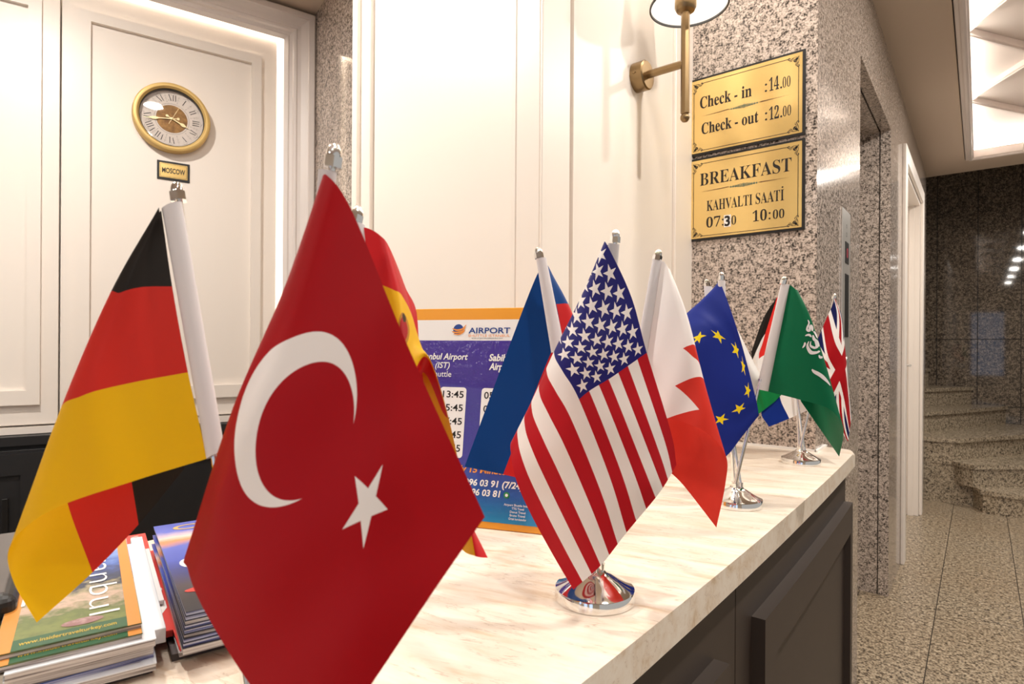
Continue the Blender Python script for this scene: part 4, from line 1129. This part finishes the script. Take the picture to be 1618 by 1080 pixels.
def istanbul(x, y, z, th, turn, label, top):
    cm = cover_mat('istanbul_view_print', land, Vector((x, y, z)), LA, LCL, 85, .30)
    e, fr = leaflet('magazine', x, y, z, th, turn, 'page', label, cover=cm)
    e['category'] = 'magazine'; e['group'] = 'Istanbul magazines on the counter'
    flat('side_border', [rectshape(0, 0, .010, LCL)], fr, .0002, 'orange_edge', e)
    flat('side_border', [rectshape(WCL - .009, 0, WCL, LCL)], fr, .0002, 'orange_edge', e)
    flat('bottom_band', [rectshape(.010, .0005, WCL - .009, .020)], fr, .0003, 'green_band', e)
    text('lettering', 'www.insidertravelturkey.com', fr, .014, .008, WCL - .016, .0065, .0005, 'gold_print', e, bold=.01)
    if top:
        cm2 = cover_mat('pink_blossom', [(.3, rgb(150, 110, 110)), (.6, rgb(220, 190, 190))], Vector((x, y, z)), LA, .1, 120, .8)
        flat('blossom_print', [disc(.052, .030, .014, 14, .007)], fr, .0003, cm2, e)
        R2 = lambda a, b, c: fr(WCL - .012 - b, LCL * .93 - a, c)
        v, f_ = glyphs('Istanbul', bold=-.012)
        ax, bx = min(p_[0] for p_ in v), max(p_[0] for p_ in v)
        # title reads from the far edge towards us, letter tops to the right
        TR = lambda a, b, c: fr(WCL - .034 + b, .232 - a, c)
        flat('title', [([((p_[0] - ax) * .195 / (bx - ax), p_[1] * .022 / .7) for p_ in v], f_)], TR, .0005, 'white_print', e)
        flat('title_mark', [rectshape(.150, .060, .175, .0625), rectshape(.150, .066, .170, .0685)], lambda a, b, c: fr(WCL - .012 - b, .26 - a, c), .0005, 'white_print', e)
    return e
hh = ZT
pile = [(.006, 'page3', .03), (.006, 'page', -.02), (.004, 'page2', .05), (.008, 'page', .015), (.006, 'page', -.01)]
labs = ['dark edged brochure lying lowest in the left pile on the counter', 'pale brochure second from the bottom of the left pile', 'thin blue edged brochure in the middle of the left pile',
        'thick pale brochure under the Istanbul magazines', 'pale brochure directly under the two Istanbul magazines']
o_ = FRX - LB * WCL
for (th, ed, tu), lb in zip(pile, labs):
    j = random.uniform(-.006, .006)
    leaflet('brochure', o_.x + .012 + j, o_.y + .004, hh, th, tu, ed, lb, group='brochures piled on the counter'); hh += th
istanbul(o_.x + .006, o_.y - .003, hh, .004, 0.0, 'Istanbul travel magazine lying just under the topmost magazine', False); hh += .004
istanbul(o_.x - .004, o_.y + .000, hh, .004, .0, 'topmost Istanbul travel magazine with a green web address band', True); hh += .004
# white spine booklet, cards and red folder between the piles
def plain(name, label, fl_, fr_, bl_, th, z, m_, cat='brochure'):
    e = empty(name, (fl_[0], fl_[1], z), label, cat, 'brochures piled on the counter')
    fl_, fr_, bl_ = Vector(fl_ + (0,)), Vector(fr_ + (0,)), Vector(bl_ + (0,))
    g = lambda a, b, c: fl_ + (fr_ - fl_) * a + (bl_ - fl_) * b + UP * (z + c)
    box('body', (0, 0, 0), (1, 1, th), m_, e, g, bevel=.0004, seg=1); return e, g
plain('booklet', 'white spined booklet lying along the right side of the Istanbul magazines', (-.5245, .1905), (-.5215, .2020), (-.794, .2675), .012, .886, 'blue_card')
plain('card', 'white card between the Istanbul magazines and the red folder', (-.600, .2135), (-.5955, .2290), (-.764, .2600), .004, .8875, 'paper', 'card')
e_, g_ = plain('folder', 'red folder with a white round mark between the two piles', (-.5460, .1935), (-.5400, .2150), (-.850, .2800), .006, .880, 'red_cover', 'folder')
flat('round_mark', [ring(.82, .32, .16, .05)], lambda a, b, c: g_(.82 + (a - .82) * 1.2, .32 + (b - .32) * .16, c), .0064, 'white_print', e_)
flat('stripe', [([(.2, .02), (1, .16), (1, .22), (.2, .08)], [(0, 1, 2, 3)])], g_, .0064, 'white_print', e_)
text('lettering', 'No: 7', lambda a, b, c: g_(b, .97 - a, c), .0, .25, .06, .4, .0064, 'white_print', e_)
plain('brochure', 'dark brochure under the red folder', (-.562, .2000), (-.5575, .2155), (-.812, .2710), .008, ZT, 'page3')
# right pile: fanned glossy brochures
hh = ZT
rp = [(-.517, .205, .006, 'page3', .0, 'black edged brochure lowest in the right pile'), (-.508, .207, .004, 'page', .01, 'pale brochure second lowest in the right pile'), (-.510, .208, .003, 'red_cover', -.01, 'red edged brochure in the right pile'),
      (-.506, .206, .003, 'red_cover', .015, 'upper red edged brochure in the right pile')]
for x, y, th, ed, tu, lb in rp:
    leaflet('brochure', x, y, hh, th, tu, ed, lb, w=.105, group='brochures piled on the counter'); hh += th
show = [(.0, rgb(20, 22, 40)), (.10, rgb(30, 26, 34)), (.22, rgb(60, 50, 60)), (.36, rgb(34, 44, 110)), (.5, rgb(60, 80, 176)), (.66, rgb(84, 100, 190)), (.74, rgb(214, 140, 84)), (.80, rgb(232, 200, 190)), (.88, rgb(90, 104, 196)), (1, rgb(60, 76, 176))]
N = 9
ORD = ['first', 'second', 'third', 'fourth', 'fifth', 'sixth', 'seventh', 'eighth', 'ninth']
for i in range(N):
    x, y = -.488 - .0010 * i, .2015 + .0007 * i
    th = .0030 if i else .006
    last = i == N - 1
    cm = cover_mat('evening_show_print', show, Vector((x, y, hh)), LA, .272, 30, .10)
    e_, fr = leaflet('brochure', x, y, hh, th, .006 * (i % 3 - 1), 'page' if i % 3 == 0 else 'page2', 'blue evening show brochure on top of the right pile' if last else ORD[i] + ' blue edged show brochure counted from the bottom of the right pile', w=.105, l=.272, group='blue show brochures in the right pile', cover=cm)
    hh += th
    if last:
        flat('ring_print', [ring(.033, .250, .016, .005)], lambda a, b, c: fr(a, .250 + (b - .250) * .62, c), .0003, 'gold_paint', e_)
        flat('banner_print', [rectshape(.030, .182, .060, .192)], fr, .0003, 'gold_print', e_)
        text('lettering', 'THE', fr, .033, .194, .055, .007, .0003, 'white_print', e_)
        flat('figure_print', [disc(.018, .120, .009, 16, .014), disc(.022, .100, .008, 12, .012)], fr, .0003, 'paper', e_)
        flat('figure_print', [disc(.030, .045, .026, 16, .007)], fr, .0003, 'red_cover', e_)
# far left pile and the black device on it
o2 = FRX - LB * (WCL * 2 + .012)
for k_, lb in enumerate(('lowest magazine of the pile under the black handset', 'middle magazine of the pile under the black handset', 'blue covered magazine directly under the black handset')):
    z_ = ZT + k_ * .010
    e_, fr = leaflet('magazine', o2.x - .002 * k_, o2.y + .001 * k_, z_, .010, .04 - .006 * k_, 'page3', lb, w=.09, group='magazines under the handset',
                     cover=cover_mat('blue_sea_print', land, Vector((o2.x, o2.y, ZT)), LA, LCL, 45, .2))
    e_['category'] = 'magazine'
text('title', 'Istanbul', lambda a, b, c: fr(.045 + b, .20 - a, c), 0, 0, .17, .022, .0004, 'white_print', e_, bold=.02)
flat('bottom_band', [rectshape(.010, .0005, .08, .020)], fr, .0003, 'green_band', e_)
dv = empty('handset', (-.80, .105, .90), 'black rounded handset lying at the left edge behind the German flag', 'handset', None)
fr = leaflet_frame(-.650, .022, .9005, .02)
box('shell', (0, 0, 0), (.108, .22, .022), 'black', dv, fr, bevel=.009, seg=4)
m = mat('grey_screen', rgb(74, 68, 66), .25); M['grey_screen'] = m
box('screen', (.006, .010, .0205), (.100, .21, .0225), 'grey_screen', dv, fr, bevel=.0008, seg=1)
